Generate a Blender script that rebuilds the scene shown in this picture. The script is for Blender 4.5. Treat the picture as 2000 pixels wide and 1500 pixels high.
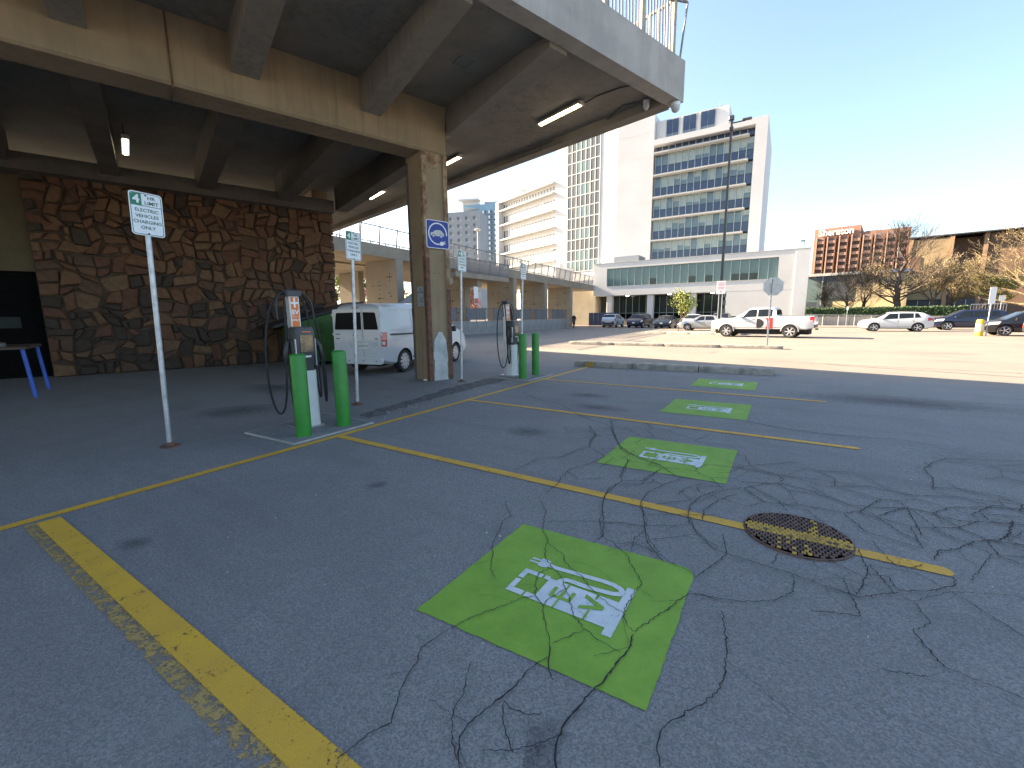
import bpy, bmesh, math, random
from mathutils import Matrix, Vector
R = math.radians
rnd = random.Random(7)
for o in list(bpy.data.objects): bpy.data.objects.remove(o)
scene = bpy.context.scene
COL = scene.collection

# ------------------------------------------------------------------ camera, sky, sun, exposure
cam_data = bpy.data.cameras.new('camera'); cam = bpy.data.objects.new('camera', cam_data); COL.objects.link(cam)
cam_data.sensor_width = 36; cam_data.lens = 15.03; cam_data.clip_start = 0.05; cam_data.clip_end = 3000
YAW, PITCH, ROLL = R(32.34), R(9.0), R(0.6)
cam.matrix_world = (Matrix.Translation((0, 0, 1.53)) @ Matrix.Rotation(YAW, 4, 'Z')
                    @ Matrix.Rotation(R(90) - PITCH, 4, 'X') @ Matrix.Rotation(-ROLL, 4, 'Z'))
scene.camera = cam
SUN_AZ = R(93)      # to the left of +Y
SUN_EL = R(25)
world = bpy.data.worlds.new('World'); scene.world = world; world.use_nodes = True
wn = world.node_tree.nodes; wl = world.node_tree.links
sky = wn.new('ShaderNodeTexSky'); sky.sky_type = 'NISHITA'; sky.sun_disc = False
sky.sun_elevation = SUN_EL; sky.sun_rotation = -SUN_AZ
sky.air_density = 1.0; sky.dust_density = 2.0; sky.ozone_density = 1.0; sky.altitude = 100
wn['Background'].inputs['Strength'].default_value = 0.066
wl.new(sky.outputs[0], wn['Background'].inputs['Color'])
sun_d = bpy.data.lights.new('sun', 'SUN'); sun = bpy.data.objects.new('sun', sun_d); COL.objects.link(sun)
sun_d.energy = 5.0; sun_d.angle = R(0.53); sun_d.color = (1.0, 0.79, 0.55)
to_sun = Vector((-math.sin(SUN_AZ)*math.cos(SUN_EL), math.cos(SUN_AZ)*math.cos(SUN_EL), math.sin(SUN_EL)))
sun.rotation_euler = to_sun.to_track_quat('Z', 'Y').to_euler()
vs = scene.view_settings
vs.view_transform = 'Standard'; vs.look = 'None'; vs.gamma = 1.0; vs.use_curve_mapping = False
vs.exposure = 2.78

# ------------------------------------------------------------------ helpers: materials
MATS = {}
def M(name, col, rough=0.6, var=0.12, scale=6.0, metal=0.0, bump=0.0, bscale=40.0, col2=None, spec=0.5, coat=0.0, detail=4.0, lo=0.35, hi=0.65, streak=0.0, scol=(0.05, 0.042, 0.034)):
    if name in MATS: return MATS[name]
    m = bpy.data.materials.new(name); m.use_nodes = True; MATS[name] = m
    nt = m.node_tree; n = nt.nodes; l = nt.links; b = n['Principled BSDF']
    b.inputs['Roughness'].default_value = rough; b.inputs['Metallic'].default_value = metal
    b.inputs['Specular IOR Level'].default_value = spec; b.inputs['Coat Weight'].default_value = coat
    b.inputs['Coat Roughness'].default_value = 0.06
    tc = n.new('ShaderNodeTexCoord'); nz = n.new('ShaderNodeTexNoise'); nz.inputs['Scale'].default_value = scale
    nz.inputs['Detail'].default_value = detail; nz.inputs['Roughness'].default_value = 0.62
    l.new(tc.outputs['Object'], nz.inputs['Vector'])
    r = n.new('ShaderNodeValToRGB'); r.color_ramp.elements[0].position = lo; r.color_ramp.elements[1].position = hi
    c2 = col2 or tuple(min(1, c*(1+var)) for c in col); c1 = col if col2 else tuple(c*(1-var) for c in col)
    r.color_ramp.elements[0].color = (*c1, 1); r.color_ramp.elements[1].color = (*c2, 1)
    l.new(nz.outputs['Fac'], r.inputs['Fac']); l.new(r.outputs['Color'], b.inputs['Base Color'])
    if streak > 0:
        mp = n.new('ShaderNodeMapping'); mp.inputs['Scale'].default_value = (5.0, 5.0, 0.35); l.new(tc.outputs['Object'], mp.inputs['Vector'])
        s1 = n.new('ShaderNodeTexNoise'); s1.inputs['Scale'].default_value = 1.6; s1.inputs['Detail'].default_value = 6; l.new(mp.outputs[0], s1.inputs['Vector'])
        s2 = n.new('ShaderNodeTexNoise'); s2.inputs['Scale'].default_value = 0.45; s2.inputs['Detail'].default_value = 5; l.new(tc.outputs['Object'], s2.inputs['Vector'])
        q1 = n.new('ShaderNodeMapRange'); q1.inputs[1].default_value = 0.47; q1.inputs[2].default_value = 0.74; l.new(s1.outputs['Fac'], q1.inputs[0])
        q2 = n.new('ShaderNodeMapRange'); q2.inputs[1].default_value = 0.40; q2.inputs[2].default_value = 0.68; l.new(s2.outputs['Fac'], q2.inputs[0])
        mu = n.new('ShaderNodeMath'); mu.operation = 'MULTIPLY'; l.new(q1.outputs[0], mu.inputs[0]); l.new(q2.outputs[0], mu.inputs[1])
        m3 = n.new('ShaderNodeMath'); m3.operation = 'MULTIPLY'; m3.inputs[1].default_value = streak; l.new(mu.outputs[0], m3.inputs[0])
        mx = n.new('ShaderNodeMix'); mx.data_type = 'RGBA'; l.new(m3.outputs[0], mx.inputs[0]); l.new(r.outputs['Color'], mx.inputs[6]); mx.inputs[7].default_value = (*scol, 1)
        l.new(mx.outputs[2], b.inputs['Base Color'])
    if bump > 0:
        n2 = n.new('ShaderNodeTexNoise'); n2.inputs['Scale'].default_value = bscale; n2.inputs['Detail'].default_value = 5
        l.new(tc.outputs['Object'], n2.inputs['Vector'])
        bp = n.new('ShaderNodeBump'); bp.inputs['Strength'].default_value = bump; bp.inputs['Distance'].default_value = 0.02
        l.new(n2.outputs['Fac'], bp.inputs['Height']); l.new(bp.outputs['Normal'], b.inputs['Normal'])
    return m
def emis(name, col, strength):
    m = bpy.data.materials.new(name); m.use_nodes = True
    b = m.node_tree.nodes['Principled BSDF']; b.inputs['Base Color'].default_value = (*col, 1)
    b.inputs['Emission Color'].default_value = (*col, 1); b.inputs['Emission Strength'].default_value = strength
    return m
def node_setup(name):
    m = bpy.data.materials.new(name); m.use_nodes = True
    return m, m.node_tree.nodes, m.node_tree.links, m.node_tree.nodes['Principled BSDF']
def math_n(n, l, op, a, b=None, clamp=False):
    x = n.new('ShaderNodeMath'); x.operation = op; x.use_clamp = clamp
    for i, v in enumerate((a, b)):
        if v is None: continue
        if isinstance(v, (int, float)): x.inputs[i].default_value = v
        else: l.new(v, x.inputs[i])
    return x.outputs[0]
def mixc(n, l, f, a, b):
    x = n.new('ShaderNodeMix'); x.data_type = 'RGBA'
    for i, v in ((0, f), (6, a), (7, b)):
        if isinstance(v, tuple): x.inputs[i].default_value = (*v, 1)
        elif isinstance(v, (int, float)): x.inputs[i].default_value = v
        else: l.new(v, x.inputs[i])
    return x.outputs[2]
def noise(n, l, vec, scale, detail=4, rough=0.6, dist=0.0):
    x = n.new('ShaderNodeTexNoise'); x.inputs['Scale'].default_value = scale; x.inputs['Detail'].default_value = detail
    x.inputs['Roughness'].default_value = rough; x.inputs['Distortion'].default_value = dist
    l.new(vec, x.inputs['Vector']); return x.outputs['Fac']
def ramp(n, l, f, p0, p1, c0=(0, 0, 0), c1=(1, 1, 1)):
    x = n.new('ShaderNodeValToRGB'); x.color_ramp.elements[0].position = p0; x.color_ramp.elements[1].position = p1
    x.color_ramp.elements[0].color = (*c0, 1); x.color_ramp.elements[1].color = (*c1, 1)
    l.new(f, x.inputs['Fac']); return x.outputs['Color']

# ------------------------------------------------------------------ helpers: meshes
class MB:
    def __init__(s): s.v = []; s.f = []; s.m = []
    def poly(s, pts, mi=0):
        k = len(s.v); s.v += [tuple(p) for p in pts]; s.f.append(tuple(range(k, k+len(pts)))); s.m.append(mi); return s
    def faces(s, vs, fs, mi=0):
        k = len(s.v); s.v += [tuple(p) for p in vs]
        for f in fs: s.f.append(tuple(i+k for i in f)); s.m.append(mi)
        return s
    def box(s, x0, y0, z0, x1, y1, z1, mi=0):
        v = [(x, y, z) for z in (z0, z1) for y in (y0, y1) for x in (x0, x1)]
        return s.faces(v, [(0,2,3,1),(4,5,7,6),(0,1,5,4),(2,6,7,3),(0,4,6,2),(1,3,7,5)], mi)
    def cbox(s, cx, cy, cz, dx, dy, dz, mi=0): return s.box(cx-dx/2, cy-dy/2, cz-dz/2, cx+dx/2, cy+dy/2, cz+dz/2, mi)
    def bbox(s, x0, y0, z0, x1, y1, z1, b=0.02, mi=0):          # box with chamfered vertical and top edges
        p = [(x0+b,y0),(x1-b,y0),(x1,y0+b),(x1,y1-b),(x1-b,y1),(x0+b,y1),(x0,y1-b),(x0,y0+b)]
        cx, cy = (x0+x1)/2, (y0+y1)/2
        q = [(cx+(x-cx)*(1-2*b/(x1-x0)), cy+(y-cy)*(1-2*b/(y1-y0))) for x, y in p]
        v = [(x,y,z0) for x,y in p]+[(x,y,z1-b) for x,y in p]+[(x,y,z1) for x,y in q]
        f = [tuple(range(7,-1,-1)), tuple(range(16,24))]
        for r in (0, 8): f += [(r+i, r+(i+1)%8, r+8+(i+1)%8, r+8+i) for i in range(8)]
        return s.faces(v, f, mi)
    def ring(s, loops, mi=0, caps=(True, True), close=True):
        n = len(loops[0]); v = [p for lp in loops for p in lp]; f = []
        for i in range(len(loops)-1):
            for j in range(n if close else n-1):
                a, b = i*n+j, i*n+(j+1)%n; f.append((a, b, b+n, a+n))
        if caps[0]: f.append(tuple(range(n-1, -1, -1)))
        if caps[1]: f.append(tuple(range((len(loops)-1)*n, len(loops)*n)))
        return s.faces(v, f, mi)
    def cyl(s, p0, p1, r0, r1=None, n=10, mi=0, caps=(True, True)):
        p0, p1 = Vector(p0), Vector(p1); d = (p1-p0)
        if d.length < 1e-6: return s
        d.normalize(); u = d.orthogonal().normalized(); w = d.cross(u); r1 = r0 if r1 is None else r1
        lp = [[p+ (u*math.cos(2*math.pi*i/n)+w*math.sin(2*math.pi*i/n))*r for i in range(n)] for p, r in ((p0, r0), (p1, r1))]
        return s.ring(lp, mi, caps)
    def tube(s, path, r, n=6, mi=0):
        P = [Vector(p) for p in path]; loops = []; u = None
        for i, p in enumerate(P):
            d = (P[min(i+1, len(P)-1)]-P[max(i-1, 0)]).normalized()
            if u is None: u = d.orthogonal().normalized()
            u = (u-d*u.dot(d)).normalized(); w = d.cross(u); rr = r[i] if isinstance(r, list) else r
            loops.append([p+(u*math.cos(2*math.pi*k/n)+w*math.sin(2*math.pi*k/n))*rr for k in range(n)])
        return s.ring(loops, mi)
    def prism(s, poly, z0, z1, mi=0):
        return s.ring([[(x, y, z0) for x, y in poly], [(x, y, z1) for x, y in poly]], mi)
    def extr(s, pts, vec, mi=0):
        vec = Vector(vec); return s.ring([[Vector(p) for p in pts], [Vector(p)+vec for p in pts]], mi)
    def lathe(s, prof, n=16, mi=0, axis='z', caps=(True, True)):                   # prof: [(r, z)]
        loops = []
        for r, z in prof:
            lp = []
            for i in range(n):
                a = 2*math.pi*i/n; c, d = r*math.cos(a), r*math.sin(a)
                lp.append((c, d, z) if axis == 'z' else (c, z, d) if axis == 'y' else (z, c, d))
            loops.append(lp)
        return s.ring(loops, mi, caps)
    def xf(s, mat): s.v = [tuple(mat @ Vector(p)) for p in s.v]; return s
    def mesh(s, name, mats, smooth=None):
        me = bpy.data.meshes.new(name); me.from_pydata(s.v, [], s.f)
        for m in (mats if isinstance(mats, (list, tuple)) else [mats]): me.materials.append(m)
        if any(s.m): me.polygons.foreach_set('material_index', s.m)
        bm = bmesh.new(); bm.from_mesh(me); bmesh.ops.recalc_face_normals(bm, faces=bm.faces); bm.to_mesh(me); bm.free()
        if smooth is not None: me.shade_smooth(); me.set_sharp_from_angle(angle=R(smooth))
        me.update(); return me
def link(o, parent=None, loc=None, rot=None, scale=None):
    COL.objects.link(o)
    if parent is not None: o.parent = parent
    if loc is not None: o.location = loc
    if rot is not None: o.rotation_euler = rot if isinstance(rot, (tuple, list)) else (0, 0, rot)
    if scale is not None: o.scale = scale if isinstance(scale, (tuple, list)) else (scale,)*3
    return o
def obj(name, mb, mats, parent=None, loc=None, rot=None, smooth=None):
    return link(bpy.data.objects.new(name, mb.mesh(name, mats, smooth)), parent, loc, rot)
def inst(name, me, parent=None, loc=None, rot=None, scale=None): return link(bpy.data.objects.new(name, me), parent, loc, rot, scale)
def tag(o, label=None, cat=None, group=None, kind=None):
    for k, v in (('label', label), ('category', cat), ('group', group), ('kind', kind)):
        if v: o[k] = v
    return o
def thing(name, label, cat, loc=(0, 0, 0), rot=0, group=None, scale=None):
    return tag(link(bpy.data.objects.new(name, None), None, loc, rot, scale), label, cat, group)
def text_mesh(body, size, mat, bold=0.0, ext=0.0008, width=None, shear=0.0):
    cu = bpy.data.curves.new('txt', 'FONT'); cu.body = body; cu.size = size; cu.align_x = 'CENTER'; cu.align_y = 'CENTER'
    cu.extrude = ext; cu.offset = bold; cu.shear = shear; cu.resolution_u = 3
    o = bpy.data.objects.new('txt', cu); COL.objects.link(o)
    dg = bpy.context.evaluated_depsgraph_get(); me = bpy.data.meshes.new_from_object(o.evaluated_get(dg))
    bpy.data.objects.remove(o)
    if width:
        xs = [v.co.x for v in me.vertices]; k = width/(max(xs)-min(xs))
        for v in me.vertices: v.co.x *= k
    me.materials.clear(); me.materials.append(mat); return me
def rrect(w, h, r, n=4, cx=0, cy=0):
    p = []
    for sx, sy, a0 in ((1, 1, 0), (-1, 1, 90), (-1, -1, 180), (1, -1, 270)):
        for i in range(n+1):
            a = R(a0+90*i/n); p.append((cx+sx*(w/2-r)+r*math.cos(a), cy+sy*(h/2-r)+r*math.sin(a)))
    return p
def stroke(path, w):                                            # flat ribbon outline polygons in 2d -> list of quads
    q = []
    for (a, b) in zip(path, path[1:]):
        d = Vector((b[0]-a[0], b[1]-a[1])); L = d.length
        if L < 1e-6: continue
        d /= L; nx, ny = -d.y*w/2, d.x*w/2; e = d*w*0.25
        q.append([(a[0]-e.x+nx, a[1]-e.y+ny), (a[0]-e.x-nx, a[1]-e.y-ny), (b[0]+e.x-nx, b[1]+e.y-ny), (b[0]+e.x+nx, b[1]+e.y+ny)])
    return q
FACE_X = (R(90), 0, R(90))          # flat XY artwork turned to face +X, its right being +Y
DECK = R(-18)                        # deck frame: local x = across (b), local y = along (a)
# ------------------------------------------------------------------ materials
def asphalt_nodes(n, l, vec):
    vo = n.new('ShaderNodeTexVoronoi'); vo.inputs['Scale'].default_value = 135; l.new(vec, vo.inputs['Vector'])
    sp = n.new('ShaderNodeSeparateColor'); l.new(vo.outputs['Color'], sp.inputs[0])
    ag = ramp(n, l, sp.outputs[0], 0.05, 1.0, (0.098, 0.097, 0.097), (0.33, 0.322, 0.31))
    fine = noise(n, l, vec, 300, 3, 0.7)
    ag = mixc(n, l, 0.45, ag, ramp(n, l, fine, 0.3, 0.75, (0.085, 0.084, 0.084), (0.33, 0.32, 0.305)))
    med = noise(n, l, vec, 5.5, 5, 0.65); big = noise(n, l, vec, 0.55, 5, 0.6, 0.6)
    c = mixc(n, l, math_n(n, l, 'MULTIPLY', ramp(n, l, med, 0.35, 0.7), 0.22), ag, (0.14, 0.138, 0.136))
    c = mixc(n, l, math_n(n, l, 'MULTIPLY', ramp(n, l, big, 0.46, 0.66), 0.30), c, (0.115, 0.114, 0.114))
    dust = noise(n, l, vec, 1.3, 6, 0.7, 0.8)
    c = mixc(n, l, math_n(n, l, 'MULTIPLY', ramp(n, l, dust, 0.62, 0.80), 0.35), c, (0.24, 0.225, 0.20))
    tm = n.new('ShaderNodeMapping'); tm.inputs['Scale'].default_value = (0.25, 2.2, 1); tm.inputs['Rotation'].default_value = (0, 0, 0.12); l.new(vec, tm.inputs['Vector'])
    c = mixc(n, l, math_n(n, l, 'MULTIPLY', ramp(n, l, noise(n, l, tm.outputs[0], 1.1, 4, 0.55), 0.52, 0.72), 0.25), c, (0.10, 0.099, 0.099))
    sx = n.new('ShaderNodeSeparateXYZ'); l.new(vec, sx.inputs[0])           # paving colour mixed lighter and tanner beyond the charging bays
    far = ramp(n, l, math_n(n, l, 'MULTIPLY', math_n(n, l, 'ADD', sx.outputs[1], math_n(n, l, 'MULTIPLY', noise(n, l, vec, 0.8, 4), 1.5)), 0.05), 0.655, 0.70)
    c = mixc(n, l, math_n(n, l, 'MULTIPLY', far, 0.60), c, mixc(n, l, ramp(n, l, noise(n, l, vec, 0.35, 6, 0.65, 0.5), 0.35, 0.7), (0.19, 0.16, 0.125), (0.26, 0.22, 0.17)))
    h = math_n(n, l, 'ADD', vo.outputs['Distance'], math_n(n, l, 'MULTIPLY', fine, 0.6))
    return c, h
def make_asphalt(name, tint=(1, 1, 1), f=0.0):
    m, n, l, b = node_setup(name); tc = n.new('ShaderNodeTexCoord'); c, h = asphalt_nodes(n, l, tc.outputs['Object'])
    if f: c = mixc(n, l, f, c, tint)
    l.new(c, b.inputs['Base Color']); b.inputs['Roughness'].default_value = 0.78; b.inputs['Specular IOR Level'].default_value = 0.35
    bp = n.new('ShaderNodeBump'); bp.inputs['Strength'].default_value = 0.4; bp.inputs['Distance'].default_value = 0.006
    l.new(h, bp.inputs['Height']); l.new(bp.outputs['Normal'], b.inputs['Normal']); return m
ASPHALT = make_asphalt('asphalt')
def make_paint(name, col, col2, half=None, edge=0.25, worn=0.60, wscale=9.0, soft=0.05, fine=60):
    """road paint that lets the asphalt show through where it is worn; half = half width in local x for ragged edges"""
    m, n, l, b = node_setup(name); tc = n.new('ShaderNodeTexCoord'); v = tc.outputs['Object']
    base = mixc(n, l, ramp(n, l, noise(n, l, v, 3.5, 5, 0.65), 0.3, 0.75), col, col2)
    _, h = asphalt_nodes(n, l, v)
    l.new(base, b.inputs['Base Color']); b.inputs['Roughness'].default_value = 0.7
    bp = n.new('ShaderNodeBump'); bp.inputs['Strength'].default_value = 0.4; bp.inputs['Distance'].default_value = 0.005
    l.new(h, bp.inputs['Height']); l.new(bp.outputs['Normal'], b.inputs['Normal'])
    f1 = noise(n, l, v, fine, 4, 0.75); f2 = noise(n, l, v, wscale, 4, 0.6)
    w = math_n(n, l, 'ADD', math_n(n, l, 'MULTIPLY', f1, 0.55), math_n(n, l, 'MULTIPLY', f2, 0.45))
    hole = ramp(n, l, w, worn, worn+soft)
    if half:
        sx = n.new('ShaderNodeSeparateXYZ'); l.new(v, sx.inputs[0])
        e = math_n(n, l, 'DIVIDE', math_n(n, l, 'ABSOLUTE', sx.outputs[0]), half)
        e = math_n(n, l, 'ADD', e, math_n(n, l, 'MULTIPLY', math_n(n, l, 'SUBTRACT', f1, 0.5), edge*2))
        hole = math_n(n, l, 'MAXIMUM', hole, ramp(n, l, e, 0.93, 0.99))
    tr = n.new('ShaderNodeBsdfTransparent'); mx = n.new('ShaderNodeMixShader')
    l.new(hole, mx.inputs[0]); l.new(b.outputs[0], mx.inputs[1]); l.new(tr.outputs[0], mx.inputs[2])
    l.new(mx.outputs[0], n['Material Output'].inputs['Surface']); return m
YEL = make_paint('yellow_line_paint', (0.62, 0.35, 0.03), (0.50, 0.28, 0.04), half=0.055, edge=0.25, worn=0.575)
YEL_W = make_paint('yellow_wide_paint', (0.62, 0.36, 0.025), (0.50, 0.29, 0.04), half=0.07, edge=0.16, worn=0.575)
YEL_OLD = make_paint('yellow_old_paint', (0.40, 0.27, 0.08), (0.30, 0.21, 0.08), half=0.06, edge=0.9, worn=0.485, wscale=14)
GREEN_P = make_paint('green_paint', (0.15, 0.29, 0.024), (0.235, 0.41, 0.045), worn=0.605, fine=150, soft=0.09)
WHITE_P = make_paint('white_stencil_paint', (0.66, 0.68, 0.68), (0.46, 0.52, 0.52), worn=0.585, soft=0.08, fine=90)
CRACK = M('crack_fill', (0.024, 0.024, 0.026), 0.95, 0.5, 30, lo=0.3, hi=0.8)
CONC_TAN = M('deck_concrete_tan', (0.30, 0.222, 0.135), 0.9, col2=(0.225, 0.17, 0.105), scale=1.3, bump=0.25, bscale=30, lo=0.38, hi=0.72, streak=0.42)
CONC = M('deck_concrete_grey', (0.235, 0.212, 0.176), 0.9, col2=(0.175, 0.158, 0.132), scale=1.1, bump=0.3, bscale=25, lo=0.38, hi=0.75, streak=0.45)
CONC_D = M('deck_concrete_shaded', (0.11, 0.095, 0.075), 0.9, col2=(0.075, 0.066, 0.054), scale=1.1, bump=0.3, bscale=25, streak=0.3)  # darker copy of the deck concrete, interior shade put into the colour
CONC_L = M('concrete_light', (0.40, 0.375, 0.335), 0.85, col2=(0.31, 0.29, 0.26), scale=1.6, bump=0.25, bscale=30, streak=0.3)
CONC_K = M('kerb_concrete', (0.36, 0.33, 0.28), 0.9, col2=(0.19, 0.18, 0.16), scale=5, bump=0.5, bscale=45)
PATCHW = M('repair_mortar', (0.52, 0.53, 0.52), 0.85, col2=(0.36, 0.37, 0.36), scale=4, bump=0.3)
RUST = M('rusty_steel', (0.20, 0.085, 0.045), 0.85, col2=(0.07, 0.045, 0.035), scale=9, bump=0.4)
RUSTY_TAN = M('rust_streaked_paint', (0.34, 0.25, 0.15), 0.85, col2=(0.17, 0.085, 0.05), scale=5, bump=0.3, lo=0.42, hi=0.6)
GALV = M('galvanised_steel', (0.50, 0.52, 0.55), 0.42, col2=(0.34, 0.36, 0.39), scale=14, metal=0.75)
ALU = M('aluminium_back', (0.42, 0.43, 0.44), 0.4, 0.1, 8, metal=0.7)
BLACKP = M('black_plastic', (0.018, 0.018, 0.019), 0.45, 0.2, 20)
RUBBER = M('rubber', (0.016, 0.016, 0.017), 0.75, 0.25, 30)
DARKG = M('dark_grey_plastic', (0.05, 0.052, 0.055), 0.5, 0.15, 20)
SILVER = M('silver_metal', (0.55, 0.57, 0.60), 0.35, 0.08, 6, metal=0.6)
WHITEM = M('white_enamel', (0.72, 0.73, 0.72), 0.45, 0.05, 6)
SIGNW = M('sign_white', (0.70, 0.72, 0.72), 0.5, 0.05, 10)
SIGNG = M('sign_green', (0.012, 0.17, 0.085), 0.5, 0.1, 10)
SIGNGT = M('sign_dark_green', (0.03, 0.10, 0.075), 0.5, 0.1, 10)
SIGNB = M('sign_blue', (0.008, 0.032, 0.26), 0.5, 0.12, 10)
SIGNR = M('sign_red', (0.50, 0.03, 0.04), 0.5, 0.1, 10)
BOLL_G = M('bollard_green', (0.018, 0.20, 0.02), 0.42, 0.14, 5)
ORANGE = M('charger_orange', (0.72, 0.17, 0.02), 0.5, 0.08, 10)
PEDEST = M('pedestal_white', (0.60, 0.62, 0.60), 0.45, 0.07, 5)
GLASS_D = M('dark_glass', (0.006, 0.007, 0.008), 0.3, 0.2, 3, spec=0.06)
GLASS_CAR = M('car_glass', (0.014, 0.018, 0.022), 0.06, 0.2, 3, spec=0.30)
# ------------------------------------------------------------------ the ground, paint, cracks
mb = MB(); S = 900
ys = [-S, -60, -20, 0, 8, 30, 80, S]; xs = [-S, -60, -20, -6, 6, 30, 80, S]
for i in range(7):
    for j in range(7): mb.poly([(xs[i], ys[j], 0), (xs[i+1], ys[j], 0), (xs[i+1], ys[j+1], 0), (xs[i], ys[j+1], 0)])
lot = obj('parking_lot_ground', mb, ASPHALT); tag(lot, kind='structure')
def line_part(name, p0, p1, w, mat, z=0.004, round_end=False):
    p0, p1 = Vector(p0), Vector(p1); d = p1-p0; L = d.length; ang = math.atan2(d.y, d.x)-R(90); m = MB(); k = 40
    for i in range(k):
        y0, y1 = L*i/k, L*(i+1)/k; m.poly([(-w/2, y0, 0), (w/2, y0, 0), (w/2, y1, 0), (-w/2, y1, 0)])
    if round_end: m.poly([(w/2*math.cos(a*math.pi/10), L+w/2*math.sin(a*math.pi/10), 0) for a in range(11)])
    return obj(name, m, mat, lot, (p0.x, p0.y, z), ang)
line_part('bay_head_line', (-4.83, -0.6), (-4.90, 11.98), 0.11, YEL)
line_part('stall_line', (-4.72, 0.705), (0.2, 0.70), 0.14, YEL_W, z=0.0055)
line_part('old_stall_line', (-4.74, 0.63), (0.2, 0.615), 0.12, YEL_OLD, z=0.003)
line_part('stall_line', (-4.80, 3.37), (0.90, 3.345), 0.115, YEL, z=0.0055, round_end=True)
line_part('stall_line', (-4.82, 6.16), (0.78, 6.06), 0.11, YEL, z=0.0055, round_end=True)
line_part('stall_line', (-4.84, 9.17), (0.72, 9.08), 0.11, YEL, z=0.0055)
# green charging squares with the stencilled pump (up = -X, right = +Y)
def green_square(cx, cy, sx, sy, skew, k, corner):
    pts = [(-sx/2, -sy/2), (sx/2, -sy/2+skew)]
    if corner: pts += [(sx/2, sy/2+skew-0.07), (sx/2-0.02, sy/2+skew-0.02), (sx/2-0.07, sy/2+skew)]
    else: pts += [(sx/2, sy/2+skew)]
    pts += [(-sx/2, sy/2)]
    rag = []
    for a, b in zip(pts, pts[1:]+pts[:1]):
        k_ = max(1, int(math.dist(a, b)/.03))
        for i in range(k_): rag.append((a[0]+(b[0]-a[0])*i/k_+rnd.uniform(-.004, .004), a[1]+(b[1]-a[1])*i/k_+rnd.uniform(-.004, .004)))
    pts = rag
    sq = obj('green_square', MB().poly([(x, y, 0) for x, y in pts]), GREEN_P, lot, (cx, cy, 0.004))
    m = MB()
    def P(poly, z=0.0): m.poly([(-u*k, r*k, z) for r, u in poly])
    def B(r0, r1, u0, u1): P([(r0, u0), (r1, u0), (r1, u1), (r0, u1)])
    B(-.215, .205, -.345, -.296); B(-.165, .055, -.2955, .118)
    B(-.165, -.124, .1185, .175); B(-.165, -.124, .186, .29); B(.033, .07, .1185, .15); B(.033, .07, .165, .29)
    B(-.1235, -.04, .256, .29); B(-.025, .0325, .256, .29)
    cord = [(.172, .19), (.166, .13), (.178, -.01), (.190, -.16), (.186, -.225), (.170, -.268), (.148, -.284), (.122, -.276), (.108, -.245), (.098, -.17), (.09, -.09), (.093, .0), (.09, .03), (.07, .05), (.05, .06)]
    for i, q in enumerate(stroke(cord, .034)): P(q, 0.00015*(i % 2))
    P([(.14, .186), (.205, .186), (.22, .215), (.217, .25), (.135, .25), (.13, .215)], 0.0003)
    B(.183, .199, .2505, .314); B(.150, .166, .2505, .314)
    sy_ = obj('charging_symbol', m, WHITE_P, sq, (0, 0, 0.003))
    m = MB()
    B(-.088, -.066, -.072, .056); B(-.0655, .0, .036, .056); B(-.0655, -.01, -.018, .002); B(-.0655, .0, -.072, -.052)
    P([(-.104, -.124), (-.079, -.124), (-.040, -.204), (-.001, -.124), (.024, -.124), (-.026, -.245), (-.054, -.245)], .0012)
    B(.0, .056, -.014, -.004); B(-.166, -.0885, -.014, -.004); B(-.166, -.085, -.188, -.176); B(.012, .056, -.188, -.176)
    obj('letters_ev', m, GREEN_P, sq, (0, 0, 0.0052))
    return sq
green_square(-0.935, 2.005, 1.19, 1.10, 0.04, 1.0, True)
green_square(-0.95, 4.68, 1.22, 1.14, 0.05, 1.0, False)
green_square(-0.97, 7.50, 1.22, 1.24, 0.04, 1.03, False)
green_square(-1.02, 10.42, 1.24, 1.18, -0.06, 1.03, False)
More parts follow.
